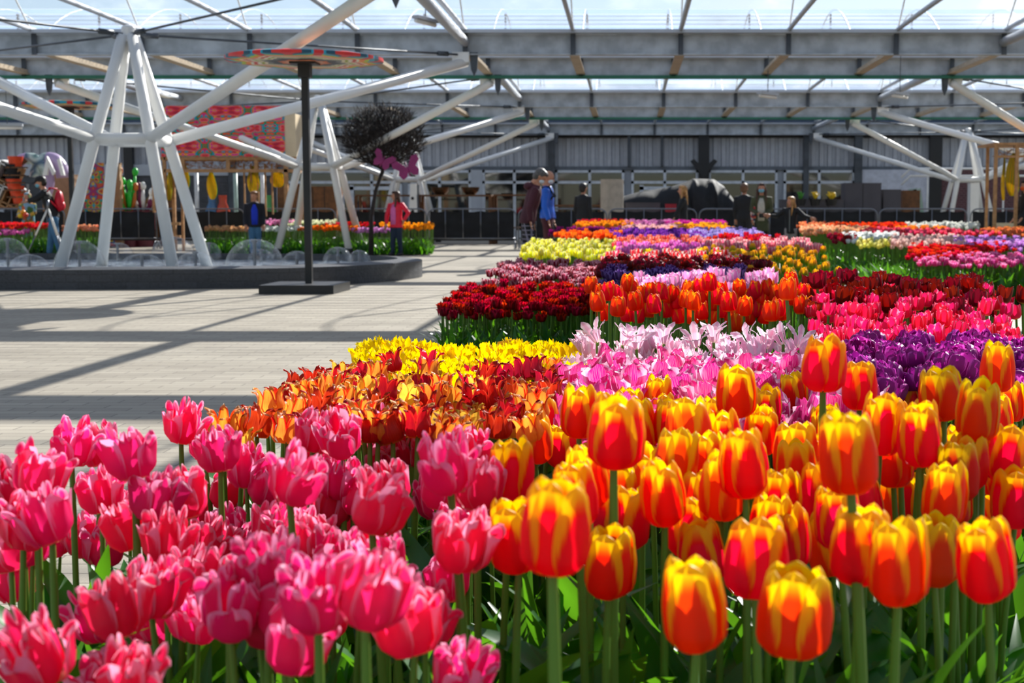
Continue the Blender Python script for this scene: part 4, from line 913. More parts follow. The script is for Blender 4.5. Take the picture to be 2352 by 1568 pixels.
def leafshape(m, L, W, az, lean, curl, r, nv=7, nu=2, base=(0, 0, 0), tw=0.):
    ca, sa = math.cos(az), math.sin(az); b = Vector(base)
    def fn(u, v):
        uu = 2*u-1; w = W*(math.sin(PI*min(1, .1+.9*v)**.85)**.8 if v < .999 else .02)
        out = L*(lean*v+curl*v*v*v); up = L*(v*(1-.35*lean)-.55*curl*v**3)
        f = .35*w*abs(uu)*1.2; t = tw*v
        sx = w*uu*math.cos(t); sy = w*uu*math.sin(t)
        o = out-f+sy*.5; return (b.x+o*ca-sx*sa, b.y+o*sa+sx*ca, b.z+up)
    m.grid(fn, nu, nv)
LEAVES = []
for s in range(6):
    r = random.Random(50+s); m = MB(); leafshape(m, .32, r.uniform(.02, .032), 0, r.uniform(.15, .45), r.uniform(0, .5), r, 9, 2, tw=r.uniform(-.8, .8)); LEAVES.append(m.mesh('leaf', leafm))
STEMS = []
for s in range(5):
    r = random.Random(80+s); b = r.uniform(-.07, .07); m = MB(); m.tube([(b*(k/6)**2, 0, k/6) for k in range(7)], [.0105]*6+[.0085], 7, cap=False); STEMS.append((m.mesh('stem', stemm), b))
rng = random.Random(11)
def petals(nm, q, s, mat, kind):
    m = KINDS[kind](s, q); return m.mesh('bloom', mat)
VAR = {}
def variety(name, kind, mat, q=1, n=4, far=False, bs=1.):
    VAR[name] = dict(kind=kind, mats=mat if isinstance(mat, list) else [mat], bl=[], q=q, n=n, bs=bs, far=far)
    v = VAR[name]
    for mt in v['mats']:
        v['bl'].append([petals(name, q, 100+s, mt, kind) for s in range(n)])
    v['h'] = {'cup': .095, 'goblet': .085, 'egg': .075, 'ruffle': .07, 'lily': .066, 'fringe': .068, 'star': .085, 'parrot': .075, 'peony': .055, 'double': .055, 'simple': .07}[kind]
    if far:                       # one mesh a plant: petals, stem and two leaves
        v['whole'] = []
        for mt in v['mats']:
            for s in range(n):
                r = random.Random(s*7+1); m = KINDS[kind](100+s, q); hz = far; h = v['h']*bs
                m.v = [(x*bs+.0, y*bs, z*bs+hz-h*.5) for x, y, z in m.v]
                m.tube([(0, 0, 0), (0, 0, hz-h*.45)], .0045, 4, mi=1, cap=False); k0 = len(m.f)
                for _ in range(3): leafshape(m, r.uniform(.2, .32), .022, r.uniform(0, 6.3), r.uniform(.1, .4), r.uniform(0, .4), r, 3, 1)
                for k in range(k0, len(m.f)): m.mi[k] = 2
                v['whole'].append(m.mesh(name, [mt, stemm, leafm]))
    return v
def place(name, x, y, z, h=None, label=None, group=None, ci=None, leaves=3, tilt=.12, r=rng, wx=1.):
    """z: height of the middle of the bloom; h: bloom height"""
    v = VAR[name]; sc_ = (h/v['h']) if h else v['bs']*r.uniform(.88, 1.1); bh = v['h']*sc_
    st, b = r.choice(STEMS); L = z-bh*.5-.02; rz = r.uniform(0, 6.28)
    bx = b*L; root = empty(name, (x-bx*math.cos(rz), y-bx*math.sin(rz), .02), label, 'tulip', group, rz)
    put('stem', st, root, sc=L*1.0 if True else 1)
    rt = (r.uniform(-tilt, tilt), r.uniform(-tilt, tilt), r.uniform(0, 6.28))
    put('bloom', r.choice(v['bl'][ci if ci is not None else r.randrange(len(v['bl']))]), root, (bx, 0, L-bh*.02), rt, (sc_*wx, sc_*wx, sc_))
    for k in range(leaves):
        a = r.uniform(0, 6.28); put('leaf', r.choice(LEAVES), root, (0, 0, r.uniform(0, .06)), (r.uniform(-.15, .15), r.uniform(-.1, .15), a), r.uniform(.8, 1.35)*min(1.2, L/.45))
    return root
ORD = ['first', 'second', 'third', 'fourth', 'fifth', 'sixth', 'seventh', 'eighth', 'ninth', 'tenth', 'eleventh', 'twelfth', 'thirteenth', 'fourteenth', 'fifteenth', 'sixteenth', 'seventeenth', 'eighteenth', 'nineteenth', 'twentieth']
ROWN = ['frontmost row', 'second row', 'third row', 'fourth row', 'fifth row', 'sixth row', 'seventh row', 'eighth row', 'ninth row', 'tenth row']
def rowlabels(items, desc, per=9):
    """items: [(px, py, root)]: rows from the front by py, then from the left"""
    it = sorted(items, key=lambda q: -q[1]); k = 0; row = 0
    nrow = max(1, round(len(it)/per)); size = -(-len(it)//nrow)
    while k < len(it):
        seg = sorted(it[k:k+size], key=lambda q: q[0])
        for i, q in enumerate(seg): q[2]['label'] = '%s, %s from left in the %s' % (desc, ORD[min(i, 19)], ROWN[min(row, 9)])
        k += size; row += 1
def px_of(x, y, z):
    d = y*math.cos(TH)+(1-z)*math.sin(TH); u = (z-1)*math.cos(TH)+y*math.sin(TH)
    return CX+F*x/d, 784-F*u/d
def at_bloom(px, py, s):            # a bloom seen at this pixel whose scale is s px per metre
    Y = F/s; return X(px, Y), Y, Z(py, Y)
# ---- materials of the varieties
oy = petal('orange_yellow_petal', 'f80c04', 'ffcc00', 'ffc81a', (.25, .98, 1.0, .0), .3, .62, tip='ffd808', tr=(.62, .9), br=(.02, .1), val=.12)
pk = petal('pink_petal', 'fc2670', 'ffa4ca', 'ffdf98', (.3, 1., 1., .5), .3, .6, val=.25, tip='ffa6c6', tr=(.86, 1.), br=(.03, .16))
ored = petal('orange_red_petal', 'fb2206', 'ffa012', 'ffc23a', (.3, .98, 1.1, .15), .2, .6, val=.2)
fl_a = petal('flame_petal', 'ffa83a', 'e0340f', 'ffcf3a', (.3, .95, 1., .4), .3, .6, streak=.4, tip='ffd09a')
fl_b = petal('blood_petal', 'c20a10', 'f0402a', 'ffb52a', (.3, .95, 1., .6), .2, .5, streak=.4)
fl_c = petal('apricot_petal', 'ffd24a', 'ff8a2c', 'ffd23a', (.3, .95, 1., .6), .2, .6, streak=.3)
yel = petal('yellow_petal', 'ffe000', None, 'ffc400', trans=.62, val=.12, hue=.006)
pst = petal('pale_pink_petal', 'ffc3dc', 'ffe9f2', 'fff0c8', (.2, .9, .8, .3), .4, .5, val=.1)
par = petal('parrot_pink_petal', 'f0148a', 'ffd0e8', 'fff0f4', (.3, 1., 1., .55), .25, .55, streak=.3, val=.25)
pur = petal('deep_purple_petal', 'a41a8c', 'f458d4', None, (.3, 1., .95, .6), .25, .4, val=.3)
mag = petal('magenta_red_petal', 'f81a5c', 'ff8fb4', 'ffd36a', (.35, 1., 1., .5), .3, .55, val=.25)
lilp = petal('light_pink_petal', 'f7a3cf', 'ffe0f0', 'fff3f6', (.3, 1., .8, .3), .3, .5)
drd = petal('dark_red_petal', '7c020c', 'aa0612', 'd8a44a', (.3, 1., 1., .5), .3, .45, val=.4)
crim = petal('crimson_petal', '8e0410', 'd00a18', None, (.3, 1., .9, .4), .3, .35, val=.5)
def flat(n, c, e=None, b=None, tr=.58): return petal(n+'_petal', c, e, b, (.3, 1., .85, .35), .3, tr, val=.3, br=(.3, .75) if n == 'yellow_green_tulip' else (.04, .3))
# ---- 1. big orange and yellow tulips at the right front
variety('orange_yellow_tulip', 'cup', oy, 2, 6)
BIG = [(1893,763,899),(2295,779,899),(1978,819,941),(1693,830,957),(1382,835,904),(1507,856,952),(1574,848,915),(1827,848,947),(1329,875,1005),(1409,899,1075),(2250,864,1011),(2330,867,968),(2175,830,963),(2026,894,1043),(2122,915,1069),(2223,966,1090),(2085,872,960),(1228,947,1064),(1294,966,1075),(1169,998,1150),(1473,910,1037),(1590,907,1045),(1643,907,1016),(1739,939,1040),(1813,941,1040),(1544,974,1123),(1717,979,1144),(1832,963,1099),(1962,934,1133),(1659,1032,1192),(2316,963,1107),(2197,1053,1208),(1387,1064,1176),(1430,1107,1261),(1483,1051,1154),(1265,1077,1317),(1187,1133,1310),(1395,1189,1370),(1619,1179,1345),(1739,1176,1373),(1813,1147,1310),(1603,1266,1495),(1824,1277,1506),(2074,1176,1389),(2160,1173,1346),(1984,1144,1341),(1925,1165,1320),(2287,1176,1378),(2310,1117,1249),(2037,1080,1200),(1898,1048,1197),(1829,1091,1212),(2111,1070,1196),(1467,1000,1110),(2345,1060,1210),(1560,1060,1180),(1255,905,1010),(1600,870,960),(1760,880,985),(1900,920,1030),(2140,960,1080),(1350,1010,1120),(1530,900,1000),(1990,980,1100),(2300,900,1010),(1680,1000,1110),(2250,1010,1120),(1440,880,985),(2060,905,1010),(1930,1010,1120)]
its = []
for k, (px, a, b) in enumerate(BIG):
    hp = b-a; s = hp/.1; x, y, z = at_bloom(px, (a+b)/2, s)
    o = place('orange_yellow_tulip', x, y, max(.42, z), .1, group='orange and yellow tulips at the right front', leaves=3, wx=1.02 if k % 3 else 1.15); its.append((px, b, o))
for k in range(34):
    Y = 1.9+.75*(k+.5)/34; px = 1330+((k*613) % 1010)+rng.uniform(-20, 20); z = .54+.085*rng.random()
    o = place('orange_yellow_tulip', X(px, Y), Y, z, .095, group='orange and yellow tulips at the right front', leaves=2); its.append((px, px_of(X(px, Y), Y, z)[1]+50, o))
rowlabels(its, 'red tulip with broad yellow edges', 13)
# ---- 2. pink ruffled tulips at the left front
variety('pink_tulip', 'ruffle', pk, 2, 6)
PK = [(810,105,275),(300,190,375),(440,195,375),(590,225,440),(130,310,530),(920,195,350),(990,220,405),(430,400,590),(660,420,635),(830,410,620),(195,500,735),(60,520,750),(1110,310,480),(1180,380,550),(1000,420,570),(1310,320,550),(1420,135,310),(1560,150,330),(1480,230,380),(1790,135,280),(1845,240,370),(1730,280,430),(1530,340,520),(1790,370,570),(1690,440,690),(1480,480,660),(1310,560,760),(1430,620,830),(1020,590,770),(620,670,840),(830,640,790),(360,635,810),(230,730,905),(420,770,950),(840,760,990),(1040,760,940),(1190,700,975),(650,820,1070),(500,900,1170),(1020,870,1150),(1270,920,1200),(1430,810,1120),(1650,800,1120),(1600,620,790),(1750,700,940),(140,1070,1376),(410,1070,1290),(470,1230,1500),(690,1150,1370),(1880,960,1250),(2090,600,860),(2060,260,500),(2140,215,400),(2180,360,580),(2160,540,700),(2000,450,620),(1160,1260,1450),(2040,1270,1470),(30,800,1000),(560,640,800),(1600,420,600),(2240,480,660),(60,350,560),(740,560,730),(1320,1000,1200),(1250,640,830),(100,620,830),(930,640,830),(1530,960,1160),(0,640,860),(1800,1340,1560),(900,1360,1560),(1440,1340,1560)]
its = []
for (a, t0, t1) in PK:
    px, ya, yb = a/2, 880+t0/2, 880+t1/2; s = (yb-ya)/.07; s = max(s, 1150); x, y, z = at_bloom(px, (ya+yb)/2, s)
    o = place('pink_tulip', x, y, max(.4, min(.66, z)), .072, group='pink ruffled tulips at the left front', leaves=3, tilt=.3, wx=1.04); its.append((px, yb, o))
for k in range(16):
    Y = 1.45+1.0*(k+.5)/16; px = 260+((k*389) % 850); z = .45+.08*rng.random()
    o = place('pink_tulip', X(px, Y), Y, z, .07, group='pink ruffled tulips at the left front', leaves=2, tilt=.3); its.append((px, px_of(X(px, Y), Y, z)[1]+40, o))
rowlabels(its, 'pink ruffled tulip', 10)
# ---- 3. flamed crown tulips
variety('flamed_tulip', 'lily', [fl_a, fl_b, fl_c], 1, 5)
FL = '60,600f 160,610f 265,590d 360,470f 440,630f 500,360d 560,410f 610,340d 510,510f 430,430d 460,540d 660,480d 640,400f 720,380f 770,300y 740,340d 800,450f 800,540d 910,300d 880,370d 1000,290f 1100,230d 1110,300f 1297,225d 1040,400d 1125,480f 910,550f 980,480d 1250,370d 1310,290f 1390,370f 1300,500d 1410,510d 1550,310d 1520,370d 1560,460d 1650,290d 1690,350f 1750,310d 1610,380y 1690,500d 1870,290d 1940,270d 2040,260f 1800,400d 1880,430f 1980,420d 2000,360d 1850,520y 1800,500f 1610,600d 1730,610d 1250,660f 1240,590d 1400,640f 1380,680d 1570,600y 950,620d 330,550f 170,740y 430,520f 1180,420y 700,440y 860,460f 1180,560f 1480,430f 1620,450f 1150,360y 1020,520f 890,430y 1340,430f 1460,560d 1520,640f 1650,560f 1900,560d 1960,500f 2050,420d 1000,600f 1090,620d 740,600f 880,640f 620,600d 560,600f 1320,600y 1770,540d 1850,600f 1940,620f 2060,330d 1450,330y 1220,450d 950,400y 1560,540y 1680,420d 780,370f 690,530f 1010,350d 1760,260f 1830,340y'.split()
its = []
for q in FL:
    a, b = q[:-1].split(','); px, py = 480+int(a)/2.613, 740+int(b)/2.613
    z = .56+rng.uniform(-.04, .04); Y = 1.0
    for _ in range(30): Y = (1-z)/math.tan(math.atan((py-784)/F)+TH)
    Y += rng.uniform(-.0, .0); Y = max(2.75, min(4.6, Y))
    z = Z(py, Y); d = q[-1]
    o = place('flamed_tulip', X(px, Y), Y, z, rng.uniform(.058, .068), ci={'f': 0, 'd': 1, 'y': 2}[d], group='flamed tulips in the left middle bed', leaves=2, tilt=.25, wx=1.05); its.append((px, py, o)); o['_d'] = d
def bycol(its, names):
    for d, n in names.items():
        sub = [q for q in its if q[2]['_d'] == d]; rowlabels(sub, n, 9)
    for q in its: del q[2]['_d']
bycol(its, {'f': 'orange tulip with red flames and pointed tips', 'd': 'blood red tulip with pointed tips', 'y': 'yellow apricot tulip with pointed tips'})
# ---- generic bed filling
def bed(name, Yf, Yb, pf, pb, zf, zb, sp, label, group, individual=True, jit=.45, lim=290, leaves=3, parts=False, tilt=.15, seed=None, foliage=90, cis=None, fz=.85):
    """rows from front distance Yf to back Yb; px ranges at the front and back"""
    r = random.Random(seed if seed is not None else hash(name) % 1000 if False else sum(map(ord, name))); pts = []
    ny = max(1, int(round((Yb-Yf)/sp)))
    for j in range(ny+1):
        f = j/ny; Y = Yf+(Yb-Yf)*f; z = zf+(zb-zf)*f; xl, xr = X(pf[0]+(pb[0]-pf[0])*f, Y), X(pf[1]+(pb[1]-pf[1])*f, Y)
        nx = max(1, int(round((xr-xl)/sp)))
        for i in range(nx+1):
            pts.append((xl+(xr-xl)*(i+.5*(j % 2))/nx+r.uniform(-jit, jit)*sp, Y+r.uniform(-jit, jit)*sp, z+r.uniform(-.04, .04)))
    pts.sort(key=lambda p: p[1]); v = VAR[name]; extra = pts[lim:]; pts = pts[:lim]
    for (x, y, z) in pts:
        if parts: place(name, x, y, z, None, label, group, leaves=leaves, tilt=tilt, r=r)
        else:
            o = put(name, r.choice(v['whole']), None, (x, y, .01), (r.uniform(-.06, .06), r.uniform(-.06, .06), r.uniform(0, 6.28)), (r.uniform(.95, 1.1),)*2+(z/v['far'],)); tag(o, label, 'tulip', group)
    foliage_patch(Yf-.08, Yb+.08, pf, pb, (zf*fz-.06, zb*fz-.06), foliage, 'strap leaves under the '+name.replace('_', ' ')+'s', r)
def foliage_patch(Yf, Yb, pf, pb, zz, dens, label, r, W=.024):
    m = MB(); A = 0; n = int(abs(Yb-Yf)*(X(pf[1], Yf)-X(pf[0], Yf)+X(pb[1], Yb)-X(pb[0], Yb))/2*dens)
    near = Yf < 7
    for _ in range(min(n, 2600)):
        f = r.random(); Y = Yf+(Yb-Yf)*f; x = X(pf[0]+(pb[0]-pf[0])*f, Y)+r.random()*(X(pf[1]+(pb[1]-pf[1])*f, Y)-X(pf[0]+(pb[0]-pf[0])*f, Y))
        zt = zz[0]+(zz[1]-zz[0])*f; leafshape(m, max(.1, zt*r.uniform(.6, 1.08)), W*r.uniform(.6, 1.25), r.uniform(0, 6.28), r.uniform(.0, .4), r.uniform(0, .45), r, 6 if near else 4, 2 if near else 1, (x, Y, .01), r.uniform(-1, 1))
    o = m.build('tulip_leaves', leafm, None, True); tag(o, label, 'foliage', kind='stuff'); return o
# near middle beds with parts
variety('fringed_yellow_tulip', 'fringe', yel, 1, 5)
bed('fringed_yellow_tulip', 3.95, 4.75, (880, 1330), (830, 1310), .50, .515, .066, 'bright yellow fringed tulip in the clump behind the flamed tulips', 'yellow fringed tulips', parts=True, leaves=2, foliage=160, tilt=.3, lim=150)
variety('fringed_pink_tulip', 'fringe', pst, 1, 5, bs=.95)
variety('spidery_pink_tulip', 'star', pst, 1, 5, bs=.85)
for k, px in enumerate((1372, 1430, 1462, 1525, 1600, 1640, 1722, 1760, 1800, 1835)):
    x, y, z = at_bloom(px, 762+(k*7) % 17, 745); place('spidery_pink_tulip', x, y, z, .064, 'spidery pale pink tulip with spread petals, '+ORD[k]+' from left against the green stems', leaves=1, tilt=.5)
bed('fringed_pink_tulip', 4.15, 4.7, (1345, 1900), (1360, 1830), .525, .55, .1, 'pale pink spidery fringed tulip before the orange tulips', 'pale pink fringed tulips', parts=True, leaves=1, foliage=120, tilt=.45)
variety('parrot_tulip', 'parrot', par, 1, 5)
bed('parrot_tulip', 3.1, 4.1, (1300, 1950), (1330, 1880), .54, .53, .088, 'magenta parrot tulip with white rim behind the big orange ones', 'magenta parrot tulips', parts=True, leaves=1, foliage=120, tilt=.5)
variety('purple_double_tulip', 'peony', pur, 1, 4, bs=1.25)
bed('purple_double_tulip', 3.6, 4.4, (1900, 2400), (1950, 2352), .58, .57, .1, 'deep purple double tulip below the pink double ones', 'purple double tulips', parts=True, leaves=2, foliage=130, tilt=.4)
variety('pink_double_tulip', 'goblet', mag, 1, 5, bs=.72)
bed('pink_double_tulip', 4.5, 6.0, (1900, 2290), (1880, 2290), .58, .64, .088, 'rose pink cupped tulip before the maroon ones', 'rose pink cupped tulips', parts=True, leaves=2, foliage=130, tilt=.3)
variety('orange_red_tulip', 'cup', ored, 1, 5)
OB = [(1358,632,672),(1440,628,668),(1630,622,668),(1400,642,690),(1735,642,685),(1820,622,662),(1808,632,690),(1375,665,715),(1418,675,727),(1460,664,713),(1505,671,720),(1385,695,735),(1530,685,729),(1575,661,706),(1592,664,712),(1614,689,735),(1637,703,746),(1675,663,715),(1710,677,725),(1720,662,696),(1735,688,727),(1770,684,738),(1787,680,728),(1797,692,735),(1840,675,721),(1862,677,722),(1875,700,743),(1890,690,725),(1862,657,680),(1690,730,762),(1695,715,760),(1440,700,735),(1465,706,733),(1490,690,724),(1555,668,710),(1545,655,690),(1520,645,690),(1605,640,672),(1650,655,700),(1640,682,705),(1700,660,700),(1750,660,700),(1780,655,685),(1415,650,695),(1430,670,700),(1475,655,690),(1560,708,735),(1590,710,736),(1660,690,725),(1680,712,735),(1755,705,738),(1825,660,700),(1845,650,690),(1500,650,680),(1700,645,675),(1765,645,675),(1370,648,690),(1455,640,680),(1580,645,680),(1610,665,700),(1660,650,680),(1790,660,700),(1720,712,738),(1530,665,700),(1490,660,690),(1640,662,690)]
its = []
for (px, a, b) in OB:
    hp = max(44, min(56, b-a)); s = hp/.082; x, y, z = at_bloom(px, (a+b)/2, s); y2 = y; o = place('orange_red_tulip', x, y2, z, .082, group='orange red tulips in the middle bed', leaves=2, tilt=.12, wx=1.12); its.append((px, b, o))
rowlabels(its, 'glowing orange red tulip', 13)
variety('maroon_tulip', 'goblet', drd, 1, 5, bs=.95)
bed('maroon_tulip', 5.6, 6.8, (1880, 2310), (1850, 2220), .645, .665, .105, 'dark red tulip on a tall stem beside the right path', 'tall dark red tulips', parts=True, leaves=2, foliage=110, tilt=.2, lim=90)
for (px, py, s) in ((1878, 642, 560), (2300, 692, 520), (2278, 700, 500), (2230, 690, 500)):
    x, y, z = at_bloom(px, py, s); place('maroon_tulip', x, y, z, .08, 'dark red tulip standing a little apart at the edge of its bed', 'tall dark red tulips')
r0 = random.Random(77)
foliage_patch(1.2, 2.0, (-150, 1150), (0, 1150), (.3, .34), 330, 'strap leaves under the pink ruffled tulips', r0, .03)
foliage_patch(2.0, 2.9, (40, 1200), (200, 1240), (.38, .38), 230, 'strap leaves behind the pink ruffled tulips', r0, .026)
foliage_patch(1.2, 2.0, (1130, 2500), (1180, 2450), (.36, .42), 330, 'strap leaves under the front orange and yellow tulips', r0, .03)
foliage_patch(2.0, 3.1, (1200, 2450), (1250, 2420), (.44, .46), 240, 'strap leaves under the rear orange and yellow tulips', r0, .026)
foliage_patch(3.0, 4.4, (620, 1300), (850, 1320), (.4, .42), 170, 'strap leaves under the flamed tulips', r0, .02)
foliage_patch(4.6, 5.9, (1360, 1890), (1370, 1880), (.42, .46), 170, 'strap leaves under the orange red tulips', r0, .022)
foliage_patch(8.0, 9.9, (1000, 1370), (1060, 1380), (.38, .4), 620, 'dense strap leaves under the dark crimson tulips', r0, .026)
foliage_patch(15.2, 17.5, (2040, 2480), (1990, 2450), (.42, .46), 240, 'dense strap leaves at the near end of the right bed', r0, .035)
foliage_patch(17.5, 27, (1985, 2400), (1850, 2300), (.36, .42), 130, 'strap leaves along the side of the right bed', r0, .035)
foliage_patch(27, 33, (1850, 2300), (1842, 2230), (.4, .45), 130, 'strap leaves at the far end of the right bed', r0, .035)
foliage_patch(33.4, 36.4, (478, 985), (480, 980), (.4, .45), 200, 'strap leaves in the bed behind the basin', r0, .035)
foliage_patch(33.4, 36.4, (-60, 222), (-60, 222), (.4, .45), 200, 'strap leaves in the far left bed', r0, .035)
# ---- far rows, one mesh a plant
FAR = [
 # name, kind, colour, edge, base, Yf, Yb, px front, px back, zf, zb, spacing, label
 ('crimson_double_tulip','double','7a020a','e00c1c',None,8.3,9.9,(1012,1362),(1075,1380),.415,.46,.078,'dark crimson double tulip in the low bed by the left path'),
 ('rose_white_tulip','double','a81438','f3b8c8',None,10.2,12.6,(1130,1400),(1155,1400),.5,.53,.1,'wine and white double tulip behind the crimson bed'),
 ('light_pink_tulip','goblet','f58fcb','ffe6f4','ffffff',7.0,7.6,(1500,1750),(1450,1740),.635,.635,.1,'light pink tulip just behind the orange red ones'),
 ('dark_violet_tulip','double','4b1f6e','9a74c4',None,7.7,8.4,(1400,1710),(1400,1700),.62,.625,.09,'dark violet double tulip between light pink and maroon rows'),
 ('black_red_tulip','peony','6a0412','b0102a',None,8.6,9.6,(1385,1725),(1390,1705),.64,.655,.1,'black red tulip in the row behind the violet ones'),
 ('red_white_tulip','goblet','e0203c','fff0e8','fff6e0',9.8,11.2,(1400,1690),(1395,1640),.63,.65,.11,'red and white tulip in the middle of the long bed'),
 ('low_yellow_tulip','simple','ffd60a','ffe94a',None,11.4,12.2,(1450,1700),(1455,1690),.615,.63,.12,'yellow tulip in the thin strip of the long bed'),
 ('lilac_pink_tulip','simple','e85fc4','ffb9ea',None,12.2,14.2,(1420,1625),(1435,1610),.63,.655,.115,'lilac pink tulip in the middle of the long bed'),
 ('salmon_tulip','simple','f2503c','ffc0ac',None,14.4,17.0,(1420,1625),(1440,1610),.655,.67,.125,'salmon red tulip behind the lilac pink row'),
 ('yellow_green_tulip','egg','f0a80a','ffc21a','6fa01e',8.8,12.2,(1625,1880),(1630,1830),.62,.67,.14,'yellow orange tulip with green base at the right side of the long bed'),
 ('pink_white_tulip','simple','e8708a','ffe0d8',None,12.6,14.6,(1620,1870),(1625,1820),.67,.69,.12,'pink and white tulip behind the yellow green ones'),
 ('scarlet_tulip','simple','d00a18','f03a2a',None,15,16.4,(1640,1770),(1650,1760),.69,.7,.13,'scarlet tulip in the small patch beside the path'),
 ('light_yellow_tulip','egg','f2ea1a','fffbd0','b5c81a',13.2,17.2,(1200,1420),(1212,1420),.59,.64,.115,'pale yellow tulip in the bright block by the left path'),
 ('orange_lily_tulip','simple','f2580c','ff9a2a',None,17.8,20.2,(1285,1410),(1290,1400),.675,.7,.14,'orange tulip behind the pale yellow block'),
 ('violet_tulip','simple','6a1f9a','b45ad0',None,17.4,21.5,(1420,1610),(1400,1600),.665,.72,.13,'violet tulip in the broad purple row'),
 ('lavender_tulip','simple','9a7fd0','d6c8f0',None,17.0,21.5,(1600,1755),(1590,1700),.675,.72,.13,'lavender tulip at the right end of the purple row'),
 ('plum_tulip','simple','7a0f5c','c01f90',None,20.6,23.0,(1268,1420),(1290,1420),.7,.71,.14,'plum tulip in the left far row'),
 ('blush_tulip','simple','f0a0a0','ffeaea',None,22.2,25,(1430,1550),(1435,1548),.72,.735,.15,'blush white tulip in the far part of the long bed'),
 ('amber_tulip','simple','f59a0c','ffd040',None,22.2,27,(1548,1662),(1545,1640),.72,.755,.15,'amber yellow tulip at the right of the far rows'),
 ('golden_tulip','simple','f58a0a','ffb82a',None,25,31,(1325,1438),(1335,1435),.73,.765,.16,'golden orange tulip at the left of the farthest rows'),
 ('rosy_lilac_tulip','simple','c0509a','f0b8e0',None,27.5,33,(1440,1545),(1445,1540),.755,.78,.16,'rosy lilac tulip in the middle of the farthest rows'),
 ('magenta_tulip','simple','c8148c','e85fc0',None,28,33,(1540,1655),(1542,1645),.755,.775,.16,'magenta tulip at the right of the farthest rows'),
 ('far_red_tulip','simple','c80a1a','e82a2a',None,31.5,34,(1335,1430),(1340,1425),.775,.785,.17,'red tulip showing behind the golden orange ones'),
 # right bed
 ('candy_pink_tulip','double','f03f9c','ffb0dc',None,15.4,18.0,(2115,2440),(2110,2400),.44,.48,.1,'candy pink tulip at the near end of the right bed'),
 ('bright_red_tulip','double','d80c10','f83020',None,16.0,19.4,(2092,2180),(2100,2330),.48,.55,.12,'bright red tulip beside the candy pink ones'),
 ('lilac_tulip','simple','c070d0','f0d0f4',None,18.6,22.5,(2200,2400),(2190,2380),.535,.59,.125,'lilac tulip at the right of the right bed'),
 ('cream_pink_tulip','egg','f0c0b8','fff0e8',None,18.8,22.5,(2052,2200),(2040,2190),.56,.6,.125,'cream pink tulip in the middle of the right bed'),
 ('white_tulip','simple','e8ece8','ffffff',None,21,24,(1945,2050),(1945,2040),.6,.625,.13,'white tulip at the path side of the right bed'),
 ('cream_yellow_tulip','egg','f0e878','fff8c0',None,19.4,20.8,(1975,2032),(1975,2030),.555,.57,.14,'cream yellow tulip in the small patch of the right bed'),
 ('claret_tulip','simple','8a0a24','c0203a',None,21,23.4,(1912,1948),(1915,1950),.595,.615,.13,'claret tulip at the corner of the right bed'),
 ('coral_pink_tulip','simple','ee2a5c','ff90a0',None,24.2,28.2,(1985,2290),(1985,2110),.625,.67,.15,'coral pink tulip in the right bed'),
 ('tangerine_tulip','simple','f57a0c','ffb030',None,26.5,29,(2060,2165),(2062,2160),.665,.685,.15,'tangerine tulip in the right bed'),
 ('apricot_cream_tulip','simple','f5a070','fff0c8',None,25.2,29.5,(1842,1985),(1845,1980),.635,.69,.14,'apricot and cream tulip at the far path corner of the right bed'),
 ('vermilion_tulip','simple','e82808','ff6a20',None,29.5,33.5,(1915,2085),(1915,2080),.695,.72,.15,'vermilion tulip in the far row of the right bed'),
 ('peach_tulip','simple','f07a48','ffb888',None,30,33.5,(1835,1915),(1838,1915),.7,.73,.15,'peach tulip at the far left corner of the right bed'),
 ('ivory_tulip','egg','e8e8dc','ffffff',None,28.2,32,(2085,2235),(2080,2225),.7,.74,.14,'ivory tulip at the far end of the right bed'),
 ('dusky_orange_tulip','simple','e06a48','f0a850',None,24.5,29,(2262,2400),(2262,2390),.62,.66,.15,'dusky orange tulip at the far right'),
 # beds behind the basin
 ('dusty_gold_tulip','simple','d8a070','f0d0a0',None,33.6,35.2,(478,575),(482,572),.6,.62,.13,'dusty gold tulip at the left of the bed behind the basin'),
 ('snow_tulip','simple','e4eae0','ffffff',None,33.6,35,(592,695),(600,690),.6,.62,.13,'snow white tulip between the boy and the stall post'),
 ('flame_orange_tulip','simple','f56a0a','ffb020',None,33.6,35,(690,815),(695,810),.61,.63,.13,'flame orange tulip by the parasol pole'),
 ('orchid_tulip','simple','d88ad0','f8d8f4',None,33.6,34.6,(812,890),(812,890),.57,.58,.13,'orchid pink tulip by the bare tree stem'),
 ('marigold_tulip','simple','f5900a','ffd020',None,33.8,36.0,(925,985),(870,985),.62,.7,.13,'marigold yellow and orange tulip at the right end behind the basin'),
 ('rose_pink_tulip','simple','e880b8','ffd8ec',None,35.4,36.8,(612,665),(612,665),.72,.78,.13,'rose pink tulip behind the boy'),
 ('celadon_tulip','simple','d8dcb0','f8f4e0',None,35.4,36.8,(665,760),(665,760),.72,.77,.13,'pale green white tulip behind the parasol pole'),
 ('ruby_tulip','simple','c00a18','e82020',None,35.4,36.4,(745,850),(745,850),.68,.7,.13,'ruby red tulip behind the flame orange row'),
 ('cherry_red_tulip','simple','e81418','ff4030',None,33.8,36.2,(-30,118),(-30,118),.65,.7,.13,'cherry red tulip in the far left bed'),
 ('orchid_magenta_tulip','simple','d050a8','ffb0d8',None,32.6,33.6,(-10,62),(-10,62),.54,.55,.13,'orchid magenta tulip in front of the cherry red ones'),
 ('peach_pink_tulip','simple','f59a60','ffd8c0',None,33.8,35.4,(155,222),(155,222),.6,.64,.13,'peach pink tulip behind the left steel leg'),
]
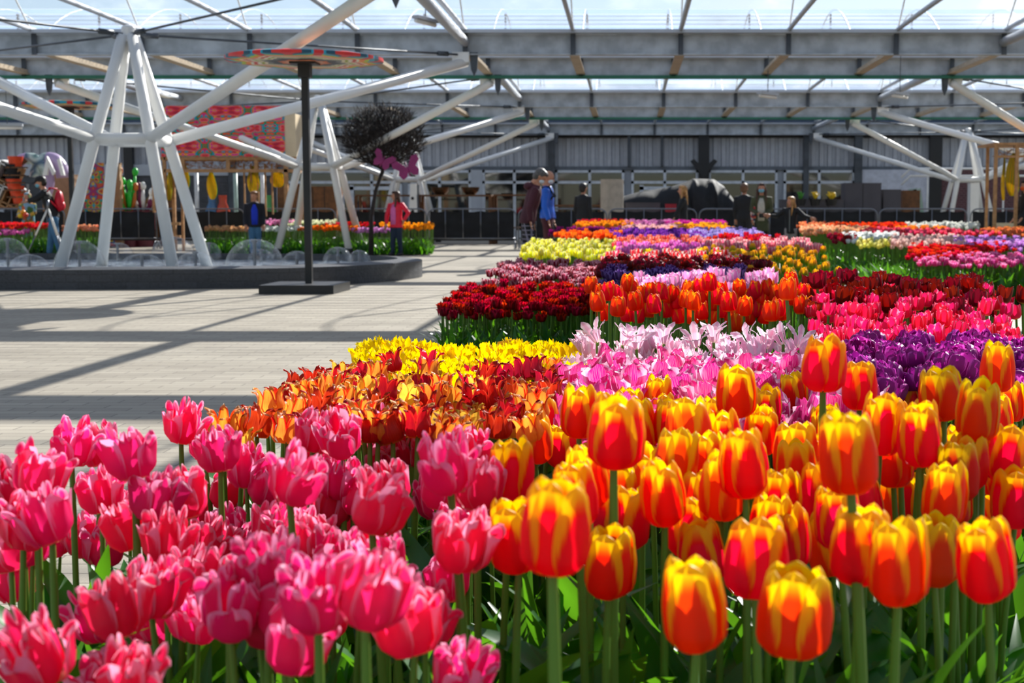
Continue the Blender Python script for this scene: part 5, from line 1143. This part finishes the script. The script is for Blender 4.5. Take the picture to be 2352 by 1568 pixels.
for (nm, kd, c, e, b, Yf, Yb, pf, pb, zf, zb, sp, lb) in FAR:
    variety(nm, kd, flat(nm, c, e, b), 1, 4, far=(zf+zb)/2, bs={'simple': 1.05, 'double': 1.05, 'egg': .9 if nm == 'yellow_green_tulip' else 1.05, 'goblet': .85, 'peony': .95}[kd])
    bed(nm, Yf, Yb, pf, pb, zf, zb, sp, lb, nm.replace('_', ' ')+'s', foliage=60 if Yf < 15 else 34)
x, y, z = at_bloom(1163, 792, 690)
t = empty('plant_label', (x, y-.02, 0), 'small yellow plant label plate standing behind the fringed yellow tulips', 'label')
m = MB(); m.prism([(-.03, z-.02), (.03, z-.01), (.03, z+.022), (-.03, z+.012)], 0, .003); m.build('plate', plain('label_yellow', 'f5b818', .4), t)
m = MB(); m.box(-.004, .004, .003, .008, 0, z); m.build('stake', stemm, t)
# a few stray flowers
for (px, py, s, c) in ((1210, 708, 330, 0),):
    x, y, z = at_bloom(1505, 752, 560)
# bed soil
def soil(nm, pts, label):
    m = MB(); n = len(pts); m.v = [(x, y, .0) for x, y in pts]+[(x, y, .018) for x, y in pts]; m.face([n+i for i in range(n)])
    for i in range(n): j = (i+1) % n; m.face([i, j, n+j, n+i])
    tag(m.build(nm, soilm), label, 'soil', kind='stuff')
soil('soil', [(-1.05, 1.1), (1.3, 1.1), (1.45, 6.9), (1.5, 16), (2.3, 34), (-1.2, 34), (-1.25, 17.5), (-1.2, 12.8), (-1.3, 8.0), (-.8, 4.9), (-.95, 2.6)], 'dark soil of the long centre bed')
soil('soil', [(X(2030, 15.2), 15.2), (X(2500, 15.2), 15.2), (X(2250, 33.6), 33.6), (X(1838, 33.6), 33.6), (X(1880, 25), 25)], 'dark soil of the right bed')
soil('soil', [(X(476, 33.4), 33.4), (X(988, 33.4), 33.4), (X(985, 36.9), 36.9), (X(478, 36.9), 36.9)], 'dark soil of the bed behind the basin')
soil('soil', [(X(-70, 32.5), 32.5), (X(222, 32.5), 32.5), (X(222, 36.4), 36.4), (X(-70, 36.4), 36.4)], 'dark soil of the far left bed')
